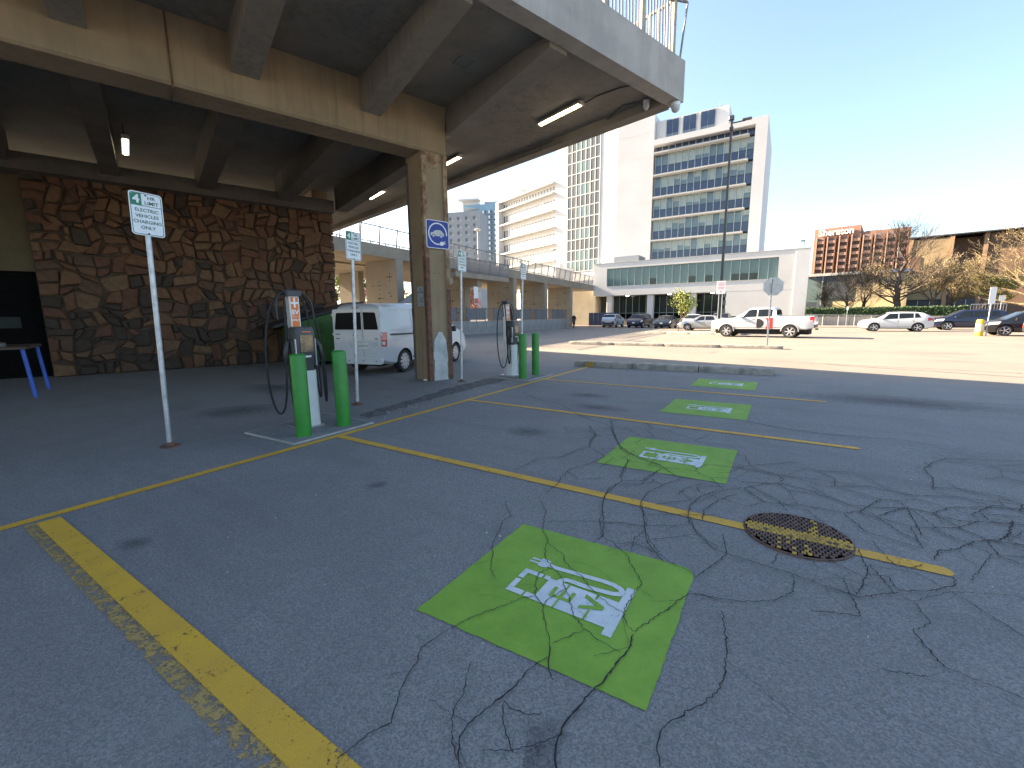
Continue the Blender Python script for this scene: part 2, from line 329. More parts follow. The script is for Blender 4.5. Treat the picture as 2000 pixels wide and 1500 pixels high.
# cracks: ragged strips traced along the asphalt
CR = [(2,[(-1.858,2.817),(-1.766,2.699),(-1.666,2.6),(-1.681,2.501),(-1.629,2.392),(-1.588,2.261),(-1.543,2.168),(-1.473,2.076),(-1.406,1.954),(-1.331,1.888)]),(2,[(-1.608,2.967),(-1.48,2.822),(-1.397,2.615),(-1.353,2.532),(-1.249,2.417),(-1.225,2.315),(-1.164,2.221),(-1.095,2.163),(-1.003,2.105),(-0.935,2.016),(-0.875,1.949),(-0.809,1.843),(-0.718,1.773),(-0.603,1.736),(-0.521,1.719)]),(2,[(-1.095,2.153),(-1.13,2.065),(-1.101,1.974),(-1.05,1.873),(-0.97,1.816),(-0.938,1.764),(-0.885,1.69),(-0.824,1.606)]),(3,[(-0.824,1.606),(-0.785,1.53),(-0.759,1.474),(-0.712,1.426)]),(2,[(-1.051,1.865),(-1.107,1.807),(-1.175,1.661),(-1.245,1.549),(-1.287,1.424),(-1.301,1.348)]),(3,[(-1.301,1.348),(-1.318,1.269),(-1.27,1.19),(-1.256,1.119),(-1.232,1.06),(-1.188,0.993),(-1.148,0.932),(-1.189,0.855),(-1.205,0.738)]),(3,[(-0.788,1.528),(-0.813,1.471),(-0.829,1.421)]),(6,[(-0.829,1.421),(-0.83,1.362),(-0.843,1.282),(-0.865,1.2)]),(4,[(-0.865,1.2),(-0.891,1.12),(-0.895,1.066),(-0.892,1.025),(-0.86,0.977),(-0.821,0.938)]),(3,[(-0.329,2.329),(-0.37,2.242),(-0.399,2.15),(-0.449,2.023),(-0.505,1.885)]),(7,[(-0.505,1.861),(-0.495,1.752),(-0.511,1.688),(-0.521,1.611),(-0.53,1.538),(-0.558,1.449)]),(9,[(-0.558,1.449),(-0.578,1.337),(-0.587,1.285),(-0.586,1.214),(-0.565,1.147),(-0.541,1.112)]),(2,[(-1.179,3.224),(-1.1,3.067),(-1.06,2.876),(-0.958,2.667),(-0.864,2.626),(-0.735,2.524),(-0.695,2.445),(-0.625,2.354),(-0.576,2.278),(-0.597,2.198),(-0.595,2.075),(-0.593,1.989),(-0.554,1.918),(-0.512,1.881)]),(2,[(-0.892,3.396),(-0.833,3.227),(-0.757,3.058),(-0.733,2.906),(-0.645,2.758),(-0.567,2.648),(-0.495,2.587),(-0.406,2.562),(-0.334,2.531)]),(1,[(-1.389,2.663),(-1.243,2.766),(-1.066,2.858),(-0.911,2.937),(-0.757,2.973),(-0.484,3.152)]),(2,[(-0.499,3.303),(-0.434,3.113),(-0.381,3.041),(-0.322,2.978),(-0.268,2.94)]),(1.5,[(-1.239,2.399),(-1.098,2.325),(-1.05,2.249),(-0.965,2.203),(-0.885,2.159),(-0.82,2.095),(-0.744,2.045),(-0.659,2.006),(-0.593,1.989)]),(1.5,[(-0.811,1.614),(-0.77,1.674),(-0.716,1.768)]),(2,[(-0.329,2.329),(-0.26,2.356),(-0.196,2.349)]),(3,[(-0.273,1.443),(-0.247,1.503),(-0.189,1.594),(-0.119,1.719),(-0.103,1.839),(-0.118,2.04),(-0.164,2.266)]),(3,[(-0.273,1.443),(-0.272,1.367),(-0.245,1.301)]),(1.5,[(-1.071,1.323),(-1.031,1.239),(-0.99,1.165),(-0.982,1.096),(-0.928,1.023),(-0.87,0.971),(-0.816,0.948)]),(1,[(-0.966,1.818),(-0.976,1.872),(-0.957,1.93),(-0.936,2.008)]),(1.5,[(-0.733,2.906),(-0.764,2.759),(-0.733,2.569)]),(1.5,[(-0.656,2.8),(-0.562,2.894),(-0.402,3.041)]),(2,[(-0.835,1.235),(-0.795,1.219),(-0.718,1.235),(-0.68,1.267)]),(1.5,[(-0.835,1.235),(-0.799,1.17),(-0.755,1.123),(-0.693,1.08)]),(2.5,[(-2.071,5.99),(-1.792,5.323),(-1.585,4.881),(-1.471,4.653),(-1.215,4.453),(-0.959,4.331),(-0.764,4.101),(-0.609,4.098),(-0.432,4.024)]),(2.5,[(-0.936,4.235),(-0.965,4.014),(-0.994,3.747),(-1.18,3.636),(-1.19,3.352),(-1.138,3.136),(-1.032,2.898),(-0.959,2.681),(-0.985,2.564)]),(3,[(-0.688,4.114),(-0.809,3.858),(-0.892,3.583),(-0.887,3.334),(-0.811,3.155),(-0.748,2.953),(-0.672,2.754),(-0.588,2.648),(-0.529,2.569)]),(3,[(-0.214,4.098),(-0.387,3.939),(-0.493,3.718),(-0.533,3.5),(-0.505,3.255),(-0.422,3.076),(-0.302,2.914),(-0.207,2.879),(-0.059,2.855),(0.057,2.844),(0.167,2.834),(0.319,2.784),(0.442,2.772)]),(2,[(-0.235,3.949),(-0.348,3.755),(-0.424,3.474),(-0.409,3.273)]),(2,[(-0.207,2.879),(-0.238,3.049),(-0.255,3.141)]),(2.5,[(-0.195,2.886),(-0.27,2.672),(-0.329,2.507)]),(2,[(0.077,3.051),(0.045,2.89)]),(2,[(0.156,2.828),(0.148,2.636),(0.064,2.499),(-0.084,2.399),(-0.186,2.367),(-0.312,2.333)]),(2,[(-0.335,4.664),(-0.032,4.634),(0.197,4.64),(0.405,4.524),(0.746,4.727),(0.979,4.65),(1.332,4.811),(1.71,4.846)]),(4,[(-0.226,4.264),(0.111,4.406),(0.347,4.324),(0.539,4.166),(0.734,4.215),(0.921,4.327)]),(6,[(0.921,4.327),(1.044,4.314),(1.194,4.239),(1.448,4.354),(1.623,4.402)]),(2.5,[(0.539,4.166),(0.664,4.085),(0.75,3.895),(0.802,3.78),(0.915,3.682)]),(6,[(0.921,4.327),(0.791,4.161),(0.708,4.027)]),(4,[(0.921,4.327),(0.917,4.033),(0.908,3.81)]),(4,[(1.067,4.306),(1.194,4.491),(1.415,4.646),(1.746,4.778)]),(4,[(1.067,4.306),(1.162,4.105),(1.262,3.957),(1.492,4.001)]),(8,[(1.522,4.437),(1.421,4.155),(1.335,4.001)]),(4,[(1.335,4.001),(1.183,3.893),(1.066,3.712),(0.94,3.605),(0.9,3.465)]),(3,[(1.389,5.832),(1.264,5.54),(1.272,5.279),(1.201,4.943)]),(2,[(1.389,5.832),(1.541,6.078),(1.758,6.166),(2.18,6.337)]),(1.5,[(-0.34,6.833),(0.034,6.633),(0.575,6.577),(0.924,6.611),(1.229,6.734),(1.554,6.616),(1.659,6.445),(1.821,6.283)]),(3,[(0.519,3.38),(0.529,3.106),(0.486,2.909),(0.444,2.795)]),(1.5,[(0.609,3.562),(0.641,3.394),(0.681,3.25),(0.753,3.268),(0.831,3.368)]),(3,[(0.524,3.064),(0.626,3.089),(0.63,2.997),(0.651,2.953),(0.782,3.034),(0.918,3.173),(0.944,3.283)]),(3,[(0.32,2.808),(0.441,2.761),(0.639,2.935)]),(2.5,[(0.321,3.141),(0.442,3.052),(0.516,2.998)]),(2,[(-2.204,5.475),(-1.95,5.11),(-1.856,4.621)]),(4,[(1.262,3.957),(1.248,3.733),(1.376,3.647)]),(2,[(-0.658,3.67),(-0.638,3.845),(-0.523,4.028)]),(2,[(-1.315,4.394),(-1.252,4.12),(-1.197,3.811)]),(2,[(-0.748,2.953),(-0.91,2.932),(-1.033,2.857)]),(2,[(-0.811,3.155),(-0.597,3.283),(-0.31,3.435)]),(2,[(-0.588,2.648),(-0.759,2.701),(-0.85,2.613)]),(1.5,[(0.066,3.953),(0.255,3.882),(0.354,3.694),(0.435,3.594)]),(2,[(-0.152,4.191),(0.05,3.993),(0.126,3.805)]),(1.5,[(0.276,4.505),(0.461,4.239),(0.539,4.166)]),(2.5,[(-2.177,5.482),(-2.081,5.213),(-1.946,5.092),(-1.924,4.826),(-1.814,4.553),(-1.903,4.422),(-1.94,4.07),(-2.146,3.88),(-2.161,3.463)]),(2,[(-1.792,4.526),(-1.549,4.335)]),(2.5,[(-1.549,4.335),(-1.596,4.041),(-1.706,3.792),(-1.694,3.519),(-1.65,3.391),(-1.637,3.119)]),(4,[(-4.338,7.251),(-3.576,6.735),(-3.184,6.593),(-2.566,6.011),(-2.271,5.785),(-1.94,5.619)]),(2.5,[(-1.94,5.619),(-1.669,5.557),(-1.409,5.309)]),(3,[(-1.924,5.572),(-1.684,5.056),(-1.54,4.794),(-1.368,4.585),(-1.132,4.444),(-0.963,4.353)]),(2,[(-1.288,4.386),(-1.268,4.172),(-1.228,3.849),(-1.163,3.731)]),(3,[(-0.938,4.247),(-1.014,3.82),(-1.156,3.736),(-1.213,3.508),(-1.174,3.268)]),(2,[(-0.322,4.701),(-0.069,4.675),(0.166,4.651),(0.361,4.689),(0.699,4.696)]),(2,[(-0.351,6.827),(0.064,6.666),(0.456,6.584),(1.003,6.666)]),(1.5,[(-4.609,8.859),(-6.089,9.102)])]
mb = MB(); cz = 0.0125
def crack(path, w, depth=0):
    global cz
    pts = []
    for a, b in zip(path, path[1:]):
        L = math.dist(a, b); k = max(1, int(L/0.016)); nx, ny = -(b[1]-a[1])/max(L, 1e-6), (b[0]-a[0])/max(L, 1e-6)
        amp = min(0.011, 0.10*L)
        for i in range(k):
            t = i/k; j = rnd.uniform(-1, 1)*amp*(0.0 if i == 0 else 0.6) + math.sin(t*9+a[0]*20)*amp*0.15*(4*t*(1-t))
            pts.append((a[0]+(b[0]-a[0])*t+nx*j, a[1]+(b[1]-a[1])*t+ny*j))
    pts.append(path[-1]); n = len(pts); L_, R_ = [], []
    for i, p in enumerate(pts):
        a, b = pts[max(0, i-1)], pts[min(n-1, i+1)]; d = math.dist(a, b) or 1; nx, ny = -(b[1]-a[1])/d, (b[0]-a[0])/d
        tp = min(1, 0.75+2*min(i, n-1-i)/max(n, 8)); ww = w*tp*rnd.uniform(0.55, 1.15)/2
        L_.append((p[0]+nx*ww, p[1]+ny*ww, 0)); R_.append((p[0]-nx*ww*rnd.uniform(.6, 1.3), p[1]-ny*ww, 0))
    for i in range(n-1): mb.poly([L_[i], L_[i+1], R_[i+1], R_[i]])
    if depth == 0 and n > 14:                                   # hairline side branches
        for _ in range(max(1, n//45)):
            i = rnd.randrange(4, n-4); a = math.atan2(pts[i+1][1]-pts[i][1], pts[i+1][0]-pts[i][0])+rnd.choice((-1, 1))*rnd.uniform(.6, 1.5)
            L = rnd.uniform(.08, .35); q = [pts[i]]
            for s in range(3): a += rnd.uniform(-.4, .4); q.append((q[-1][0]+math.cos(a)*L/3, q[-1][1]+math.sin(a)*L/3))
            crack(q, w*0.35, 1)
for w, p in CR:
    f_ = 1+min(.55, .20*max(0, sum(q[1] for q in p)/len(p)-2.3)); crack(p, f_*((0.0036+0.0008*w) if w < 4 else 0.0042+0.0006*w))
def vor_cells(x0, y0, w, h, nx, ny, drop, wid, seed):
    r_ = random.Random(seed); P = {}
    for j in range(-1, ny+2):
        for i in range(-1, nx+2): P[i, j] = (x0+(i+.5+(.5 if j % 2 else 0)+r_.uniform(-.42, .42))*w/nx, y0+(j+.5+r_.uniform(-.42, .42))*h/ny)
    K_ = list(P.values()); seen = {}
    for (i, j), p in P.items():
        if not (0 <= i < nx and 0 <= j < ny): continue
        poly = [(p[0]-9, p[1]-9), (p[0]+9, p[1]-9), (p[0]+9, p[1]+9), (p[0]-9, p[1]+9)]
        for q in K_:
            if q is p or abs(q[0]-p[0]) > 3*w/nx or abs(q[1]-p[1]) > 3*h/ny: continue
            mx, my, dx, dy = (p[0]+q[0])/2, (p[1]+q[1])/2, q[0]-p[0], q[1]-p[1]; out = []
            for a, b in zip(poly, poly[1:]+poly[:1]):
                sa = (a[0]-mx)*dx+(a[1]-my)*dy; sb = (b[0]-mx)*dx+(b[1]-my)*dy
                if sa <= 0: out.append(a)
                if (sa < 0 < sb) or (sb < 0 < sa): tt = sa/(sa-sb); out.append((a[0]+(b[0]-a[0])*tt, a[1]+(b[1]-a[1])*tt))
            poly = out
        for a, b in zip(poly, poly[1:]+poly[:1]):
            if math.dist(a, b) > 1.2: continue
            key = (round((a[0]+b[0])/2, 2), round((a[1]+b[1])/2, 2))
            if key in seen: continue
            seen[key] = 1
            if r_.random() > drop: crack([a, b], wid*r_.uniform(.5, 1.2), 1)
vor_cells(1.5, 3.5, 3.6, 1.5, 9, 7, .16, .0105, 4)
vor_cells(-.4, 3.7, 2.0, 1.3, 5, 5, .28, .0085, 5)
vor_cells(.2, 2.3, 1.9, .9, 5, 3, .30, .0065, 6)
vor_cells(-1.6, 3.6, 1.3, 1.0, 4, 3, .35, .0065, 8)
vor_cells(-2.2, 4.9, 1.6, 1.3, 4, 4, .45, .007, 9)
vor_cells(1.4, 5.0, 4.0, 1.2, 7, 4, .55, .009, 10)
for p in [((9, 20.0), (12, 19.2), (15, 19.4), (19, 18.6)), ((4, 18.6), (9, 17.9), (16, 17.2)), ((-3.2, 18.0), (-2.4, 18.5), (-2.2, 19.3)), ((8, 26), (14, 25.4), (20, 25.8)), ((-1, 16.2), (5, 15.6), (12, 15.4)), ((5, 30), (11, 29.2), (14, 29.4))]: crack(list(p), 0.035)
cr = obj('asphalt_crack', mb, CRACK, lot, (0, 0, 0.0125)); tag(cr, kind='stuff')
# dark dirt strip along the apron and stains
def blob(name, cx, cy, rx, ry, ang, mat, z, seed):
    r_ = random.Random(seed); pts = []
    for i in range(28):
        a = 2*math.pi*i/28; k = 1+0.28*math.sin(a*3+seed)+0.14*r_.uniform(-1, 1); x, y = rx*k*math.cos(a), ry*k*math.sin(a)
        pts.append((x*math.cos(ang)-y*math.sin(ang), x*math.sin(ang)+y*math.cos(ang), 0))
    return obj(name, MB().poly(pts), mat, lot, (cx, cy, z))
def stain_mat(name, col, k, scale=3.0):
    m, n, l, b = node_setup(name); tc = n.new('ShaderNodeTexCoord'); v = tc.outputs['Object']
    b.inputs['Base Color'].default_value = (*col, 1); b.inputs['Roughness'].default_value = 0.9
    g = n.new('ShaderNodeVectorMath'); g.operation = 'LENGTH'; gs = n.new('ShaderNodeVectorMath'); gs.operation = 'MULTIPLY'
    l.new(tc.outputs['Generated'], gs.inputs[0]); gs.inputs[1].default_value = (2, 2, 0)
    ga = n.new('ShaderNodeVectorMath'); ga.operation = 'SUBTRACT'; l.new(gs.outputs[0], ga.inputs[0]); ga.inputs[1].default_value = (1, 1, 0)
    l.new(ga.outputs[0], g.inputs[0])
    f = ramp(n, l, math_n(n, l, 'ADD', g.outputs['Value'], math_n(n, l, 'MULTIPLY', noise(n, l, v, scale*3, 6, 0.7), 0.9)), 0.45, 1.25, (1, 1, 1), (0, 0, 0))
    f = math_n(n, l, 'MULTIPLY', f, math_n(n, l, 'MULTIPLY', ramp(n, l, noise(n, l, v, 70, 4, 0.7), 0.3, 0.6), k))
    tr = n.new('ShaderNodeBsdfTransparent'); mx = n.new('ShaderNodeMixShader'); l.new(f, mx.inputs[0]); l.new(tr.outputs[0], mx.inputs[1]); l.new(b.outputs[0], mx.inputs[2])
    l.new(mx.outputs[0], n['Material Output'].inputs['Surface']); return m
ST_D = stain_mat('oil_stain', (0.03, 0.03, 0.034), 0.55); ST_L = stain_mat('dust_stain', (0.30, 0.30, 0.28), 0.75)
for i, (x, y, a, b, t, d) in enumerate([(-3.69, .94, .16, .11, .2, 1), (-3.04, 2.49, .14, .10, .9, 1), (-1.88, .52, .22, .13, .8, 0), (-1.45, .42, .14, .09, .4, 0), (-2.14, 2.05, .13, .07, .5, 0), (-1.62, 2.42, .10, .07, .3, 0), (-1.85, 1.95, .07, .06, .3, 0), (-.62, 1.22, .09, .18, .5, 1), (-2.3, 5.3, .3, .2, .4, 0), (-2.9, 4.8, .35, .25, .4, 1), (-3.1, 7.6, .5, .28, .3, 1), (-9, 5, 1.4, .8, .2, 1), (-7.6, 3.4, .9, .5, .8, 1), (-2.6, 6.8, .6, .3, .1, 1), (2.2, 6.4, 1.2, .5, .3, 0), (1.5, 9.5, 1.8, .7, 0, 1)]):
    blob('stain', x, y, a*1.5, b*1.5, t, ST_D if d else ST_L, 0.0022+0.0001*i, i)
DIRT = stain_mat('dirt_strip', (0.035, 0.03, 0.026), 1.0)
GRIT = M('apron_dirt', (0.05, 0.048, 0.046), 0.95, col2=(0.14, 0.135, 0.13), scale=9, bump=0.5)
m = MB(); A_ = [(-5.28, 4.25), (-5.45, 5.32), (-5.55, 6.8), (-5.62, 8.75)]; B_ = [(-5.62, 4.28), (-5.82, 5.5), (-6.1, 7.2), (-6.2, 8.85)]
ea, eb = [], []
for i in range(40):
    t = i/39*2.999; k = int(t); f = t-k
    for E_, S_, e in ((ea, A_, 1), (eb, B_, -1)):
        E_.append((S_[k][0]+(S_[k+1][0]-S_[k][0])*f+rnd.uniform(-.06, .06), S_[k][1]+(S_[k+1][1]-S_[k][1])*f, 0))
for i in range(39): m.poly([ea[i], ea[i+1], eb[i+1], eb[i]])
obj('dirt_strip', m, GRIT, lot, (0, 0, 0.004))
m = MB(); A_ = [(-5.0, 4.2), (-5.05, 6), (-5.1, 8.6)]
for i in range(60):
    x = rnd.uniform(-5.5, -5.0); y = rnd.uniform(4.2, 8.8); s = rnd.uniform(.006, .016)
    m.bbox(x, y, 0, x+s, y+s*rnd.uniform(.6, 1.6), s*.7, s*.25)
for i in range(160):
    x = rnd.uniform(-9, 4); y = rnd.uniform(.8, 12); s = rnd.uniform(.004, .011); m.bbox(x, y, 0, x+s, y+s, s*.6, s*.25)
tag(obj('loose_grit', m, M('grit', (0.4, 0.38, 0.34), .9, .4, 60)), 'scattered pale grit and crumbs lying on the asphalt', 'grit', kind='stuff')
# manhole cover with a waffle of raised studs, yellow line painted across
IRON = M('cast_iron', (0.15, 0.085, 0.062), 0.75, col2=(0.06, 0.04, 0.034), scale=14, bump=0.3)
IRONY = M('painted_iron', (0.45, 0.29, 0.05), 0.75, col2=(0.20, 0.12, 0.04), scale=25, lo=0.45, hi=0.7)
mh = thing('manhole_cover', 'round rusty iron manhole cover with yellow line painted across', 'manhole cover', (0.18, 3.40, 0.0))
obj('frame_ring', MB().lathe([(.325, 0.0), (.325, .013), (.318, .0155), (.314, .0135), (.314, 0.0)], 40), IRON, mh, smooth=40)
obj('plate', MB().lathe([(.0, 0.0128), (.3135, 0.0128)], 40), IRON, mh, smooth=30)
m, my = MB(), MB(); sp = .0335
for i in range(-10, 11):
    for j in range(-10, 11):
        x, y = i*sp+(sp/2 if j % 2 else 0), j*sp
        if math.hypot(x, y) < .303:
            yel = (abs(y+.02) < .055) or (abs(x-.10) < .03 and y > 0 and rnd.random() < .7) or (abs(x+.02) < .09 and y < -.1 and rnd.random() < .35)
            (my if yel and rnd.random() < .93 else m).bbox(x-.0128, y-.0128, .0129, x+.0128, y+.0128, .0205, .003)
tag(obj('stud', m, IRON, mh), kind='stuff'); tag(obj('painted_stud', my, IRONY, mh), kind='stuff')
my = MB()
for i in range(60):
    x = -.31+.62*i/60; w = .05+rnd.uniform(-.008, .008)
    if math.hypot(x, .07) < .31: my.poly([(x, -.02-w, 0), (x+.0103, -.02-w, 0), (x+.0103, -.02+w, 0), (x, -.02+w, 0)])
obj('painted_band', my, IRONY, mh, (0, 0, .0145))
# concrete kerbs
def kerb(name, label, p0, p1, w, h, n, yellow=False):
    p0, p1 = Vector(p0), Vector(p1); d = p1-p0; L = d.length; t = thing(name, label, 'kerb', (p0.x, p0.y, 0), math.atan2(d.y, d.x))
    x = 0
    for i in range(n):
        l_ = L/n; m = MB(); k = 12; loops = []
        for q in range(k+1):
            xx = x+0.012+(l_-0.024)*q/k; e = 0.035 if q in (0, k) else 0.0; j = rnd.uniform(-.006, .006)
            loops.append([(xx, 0+e+j, 0), (xx, 0.006+e+j, h-.035), (xx, .04+e, h-e*.3+j*.5), (xx, w-.04-e, h-e*.3+j*.5), (xx, w-e, h-.03), (xx, w-e, 0)])
        m.ring(loops); obj('kerb_stone', m, CONC_K, t, smooth=50); x += l_
    if yellow:
        obj('yellow_mark', MB().box(.40, -.012, .01, .62, .05, h-.02).box(.40, .035, h-.02, .62, .12, h+.008), IRONY, t)
    return t
kerb('concrete_kerb', 'shaded long concrete kerb with yellow end mark beyond the green squares', (-5.35, 11.97), (-0.10, 12.36), .46, .16, 3, True)
kerb('concrete_kerb', 'sunlit concrete kerb that the stop sign stands on', (-9.85, 21.3), (0.05, 21.75), .5, .16, 4)
kerb('concrete_kerb', 'sunlit kerb under the young tree in front of the silver sedan', (-9.9, 36.6), (-2.6, 35.3), 1.6, .16, 4)
# ------------------------------------------------------------------ the elevated deck (frame turned 18 degrees; local x across, local y along)
deck = thing('parking_deck', 'elevated concrete deck with ribbed soffit on a tan pillar over the charging bays', 'deck', (0, 0, 0), DECK)
SO = 6.25                                                        # soffit height
FAR = lambda x: 9.42+(x+5.4)*0.078                               # far edge of the deck
slab = [(-5.72, -16), (-5.72, FAR(-5.72)-.32), (-40, FAR(-40)-.32), (-40, -16)]
obj('deck_slab', MB().prism(slab, SO, 6.93), CONC, deck)
obj('edge_fascia', MB().ring([[(-5.40, y, 6.10), (-5.72, y, 6.10), (-5.72, y, 6.96), (-5.44, y, 6.96), (-5.40, y, 6.92)] for y in (-16, -6, 0, 4, FAR(-5.4))]), CONC_L, deck)
m = MB(); loops = []
for x in (-5.725, -10, -20, -30, -40): loops.append([(x, FAR(x)-.32, 6.06), (x, FAR(x), 6.06), (x, FAR(x), 6.92), (x, FAR(x)-.04, 6.96), (x, FAR(x)-.32, 6.96)])
obj('far_fascia', m.ring(loops), CONC, deck)
obj('drip_strip', MB().box(-5.80, -8, 6.20, -5.725, FAR(-5.8)-.33, 6.247), M('sealant', (.12, .11, .10), .8), deck)
# girder over the pillar
m = MB()
m.ring([[(-9.10, y, 5.24), (-9.14, y, 5.20), (-9.74, y, 5.20), (-9.78, y, 5.24), (-9.78, y, SO-.004), (-9.10, y, SO-.004)] for y in (-16, -6, -1, .64)]); obj('main_girder', m, CONC_TAN, deck)
m = MB(); m.ring([[(-9.10, y, 5.24), (-9.14, y, 5.20), (-9.74, y, 5.20), (-9.78, y, 5.24), (-9.78, y, SO-.004), (-9.10, y, SO-.004)] for y in (.652, 3, 5.63)]); obj('main_girder', m, CONC_TAN, deck)
obj('girder_joint', MB().cyl((-9.085, .646, 6.24), (-9.085, .646, 5.24), .014, n=6).cyl((-9.085, .646, 5.24), (-9.2, .646, 5.185), .014, n=6).cyl((-9.2, .646, 5.185), (-9.75, .646, 5.185), .012, n=6), RUST, deck)
# ribs: tapering cantilevers outside, level ribs inside
for y0, w in ((-13.4, .4), (-11.25, .4), (-9.1, .4), (-6.95, .4), (-4.8, .4), (-2.72, .4), (-.65, .38), (1.47, .42), (3.68, .40), (5.66, .42)):
    inx = -9.09
    m = MB(); m.extr([(inx, y0, SO-.003), (inx, y0, 5.64), (-5.73, y0, 6.02), (-5.73, y0, SO-.003)], (0, w, 0)); obj('cantilever_rib', m, CONC, deck)
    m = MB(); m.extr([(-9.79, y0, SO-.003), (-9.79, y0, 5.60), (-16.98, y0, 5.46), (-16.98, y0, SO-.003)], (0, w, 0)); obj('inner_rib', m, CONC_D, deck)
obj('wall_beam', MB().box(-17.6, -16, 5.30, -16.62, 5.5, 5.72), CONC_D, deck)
obj('soffit_vent', MB().box(-7.52, 4.86, SO-.012, -7.2, 5.16, SO-.002), M('vent_patch', (.16, .17, .155), .8), deck)
m = MB()
m.ring([[(-9.3, 6.10, 6.245), (-16, 6.10, 6.245), (-16, 6.10, 6.1), (-9.3, 6.10, 6.05)], [(-9.3, 6.6, 6.246), (-16, 6.6, 6.246), (-16, 6.6, 6.235), (-9.3, 6.6, 6.23)]]); obj('soffit_wedge', m, CONC_TAN, deck)  # thin tan wedge set under the soffit beside the last rib
# pillar: H-shaped with steel corner guards
m = MB(); m.prism([(-9.86, 4.99), (-9.10, 4.99), (-9.10, 5.11), (-9.135, 5.125), (-9.135, 5.515), (-9.10, 5.53), (-9.10, 5.63), (-9.86, 5.63)], 0, 5.21)
pil = obj('pillar', m, CONC_TAN, deck)
def guard(x, y, sx, sy, z0, z1, mat):
    k = .012; mm = MB()
    mm.box(min(x, x+sx*.10), y-(k if sy > 0 else 0), z0, max(x, x+sx*.10), y+(0 if sy > 0 else k), z1)
    mm.box(x-(0 if sx < 0 else k), min(y, y+sy*.10), z0, x+(k if sx < 0 else 0), max(y, y+sy*.10), z1); obj('corner_guard', mm, mat, pil)
guard(-9.10, 4.99, -1, 1, 0, 2.9, RUST); guard(-9.10, 4.99, -1, 1, 2.905, 5.19, RUSTY_TAN); guard(-9.10, 5.63, -1, -1, 0, 2.2, RUST); guard(-9.10, 5.63, -1, -1, 2.205, 5.19, RUSTY_TAN)
guard(-9.86, 4.99, 1, 1, 0, 5.1, M('worn_grey_steel', (.16, .13, .10), .8, col2=(.08, .06, .05), scale=6))
pts = []
for i in range(31):
    a = math.pi*i/30; x = -.19*math.cos(a); z = .55+.62*math.sin(a)**.8; pts.append((x+rnd.uniform(-.012, .012), z+rnd.uniform(-.02, .02)))
pts = [(-.185+rnd.uniform(-.02, .02), .55*i/8) for i in range(8)]+pts+[(.185+rnd.uniform(-.02, .02), .55-.55*i/7) for i in range(8)]
m = MB(); m.extr([(-9.134, 5.32+x, z) for x, z in pts], (.014, 0, 0)); obj('mortar_repair', m, PATCHW, pil)
m = MB()
for (y, z) in ((5.25, 2.55), (5.36, 2.55), (5.30, 1.75), (5.2, 4.9), (5.28, 4.88), (5.36, 4.9)): m.cyl((-9.137, y, z), (-9.131, y, z), .012, n=8)
obj('bolt_hole', m, BLACKP, pil)
obj('pillar_soffit_stain', MB().poly([(-9.133, 5.14, 5.2), (-9.133, 5.14, 4.95), (-9.133, 5.2, 4.98), (-9.133, 5.24, 4.86), (-9.133, 5.31, 5.0), (-9.133, 5.36, 4.85), (-9.133, 5.42, 4.97), (-9.133, 5.5, 5.0), (-9.133, 5.5, 5.2)]), RUSTY_TAN, pil)
# second row of pillars further back under the deck
for (x, y) in ((-9.86, -6.6), (-23, 5.0), (-31, 5.0)):
    obj('pillar', MB().box(x, y, 0, x+.76, y+.64, 5.6), CONC_TAN, deck)
obj('far_girder', MB().box(-40, 5.05, 5.5, -17.65, 5.6, SO-.002), CONC_TAN, deck)
# deck railing: posts, leaning balusters, top rail
RAILM = M('railing_paint', (.40, .36, .28), .6, col2=(.26, .23, .19), scale=9)
rail = obj('railing', MB().box(-5.66, -12, 8.08, -5.58, FAR(-5.6)-.12, 8.13).box(-5.64, -12, 7.02, -5.60, FAR(-5.6)-.12, 7.05).box(-5.655, FAR(-5.6)-.2, 8.081, -20, FAR(-5.6)-.14, 8.131), M('rail_steel', (.20, .20, .19), .5, .2, 10), deck)
pm = MB().box(-.05, -.05, 6.96, .05, .05, 8.20).mesh('post', RAILM); bmn = MB().cyl((0, 0, 6.97), (-.03, 0, 8.08), .015, n=5).mesh('baluster', M('baluster_steel', (.22, .22, .22), .5))
yy = FAR(-5.6)-.17
y = yy
while y > 3: inst('post', pm, rail, (-5.62, y, 0)); y -= 1.15
y = yy-.1; k = 0
while y > 3.6: inst('baluster', bmn, rail, (-5.60, y, 0)); y -= .105; k += 1
x = -5.75
while x > -9: inst('baluster', bmn, rail, (x, yy, 0), R(90)); x -= .11
fl = obj('raked_rail', MB().cyl((-5.5, yy+.12, 6.94), (-5.42, yy+.2, 8.05), .022, n=6).cyl((-5.42, yy+.2, 8.05), (-5.62, yy, 8.12), .022, n=6).cyl((-5.42, yy+.2, 8.05), (-5.42, 6.2, 8.05), .02, n=6), M('baluster_steel', (.22, .22, .22)), deck)
# tube luminaires under the deck
TUBE = emis('lamp_diffuser', (1.0, .86, .58), 2.3)
def tube_light(label, x, y, z, L=1.35, rz=0.0):
    w = deck.matrix_basis
    p = Matrix.Rotation(DECK, 4, 'Z') @ Vector((x, y, z)); t = thing('ceiling_light', label, 'light', p, DECK+rz, 'tube lights under the deck')
    obj('housing', MB().bbox(-L/2, -.075, -.03, L/2, .075, .035, .015), M('lamp_housing', (.45, .42, .36), .5), t)
    for s in (-1, 1):
        obj('diffuser', MB().ring([[(s*.012+s*f*(L/2-.04), yy_, zz) for yy_, zz in ((-.05, -.03), (-.035, -.062), (.035, -.062), (.05, -.03))] for f in (0, 1)]), TUBE, t, smooth=60)
        obj('end_cap', MB().bbox(s*L/2-.03, -.08, -.055, s*L/2+.03, .08, .03, .012), M('lamp_housing', (.45, .42, .36)), t)
    return t
tube_light('long lit tube light by the open deck corner', -7.6, 7.83, 6.20)
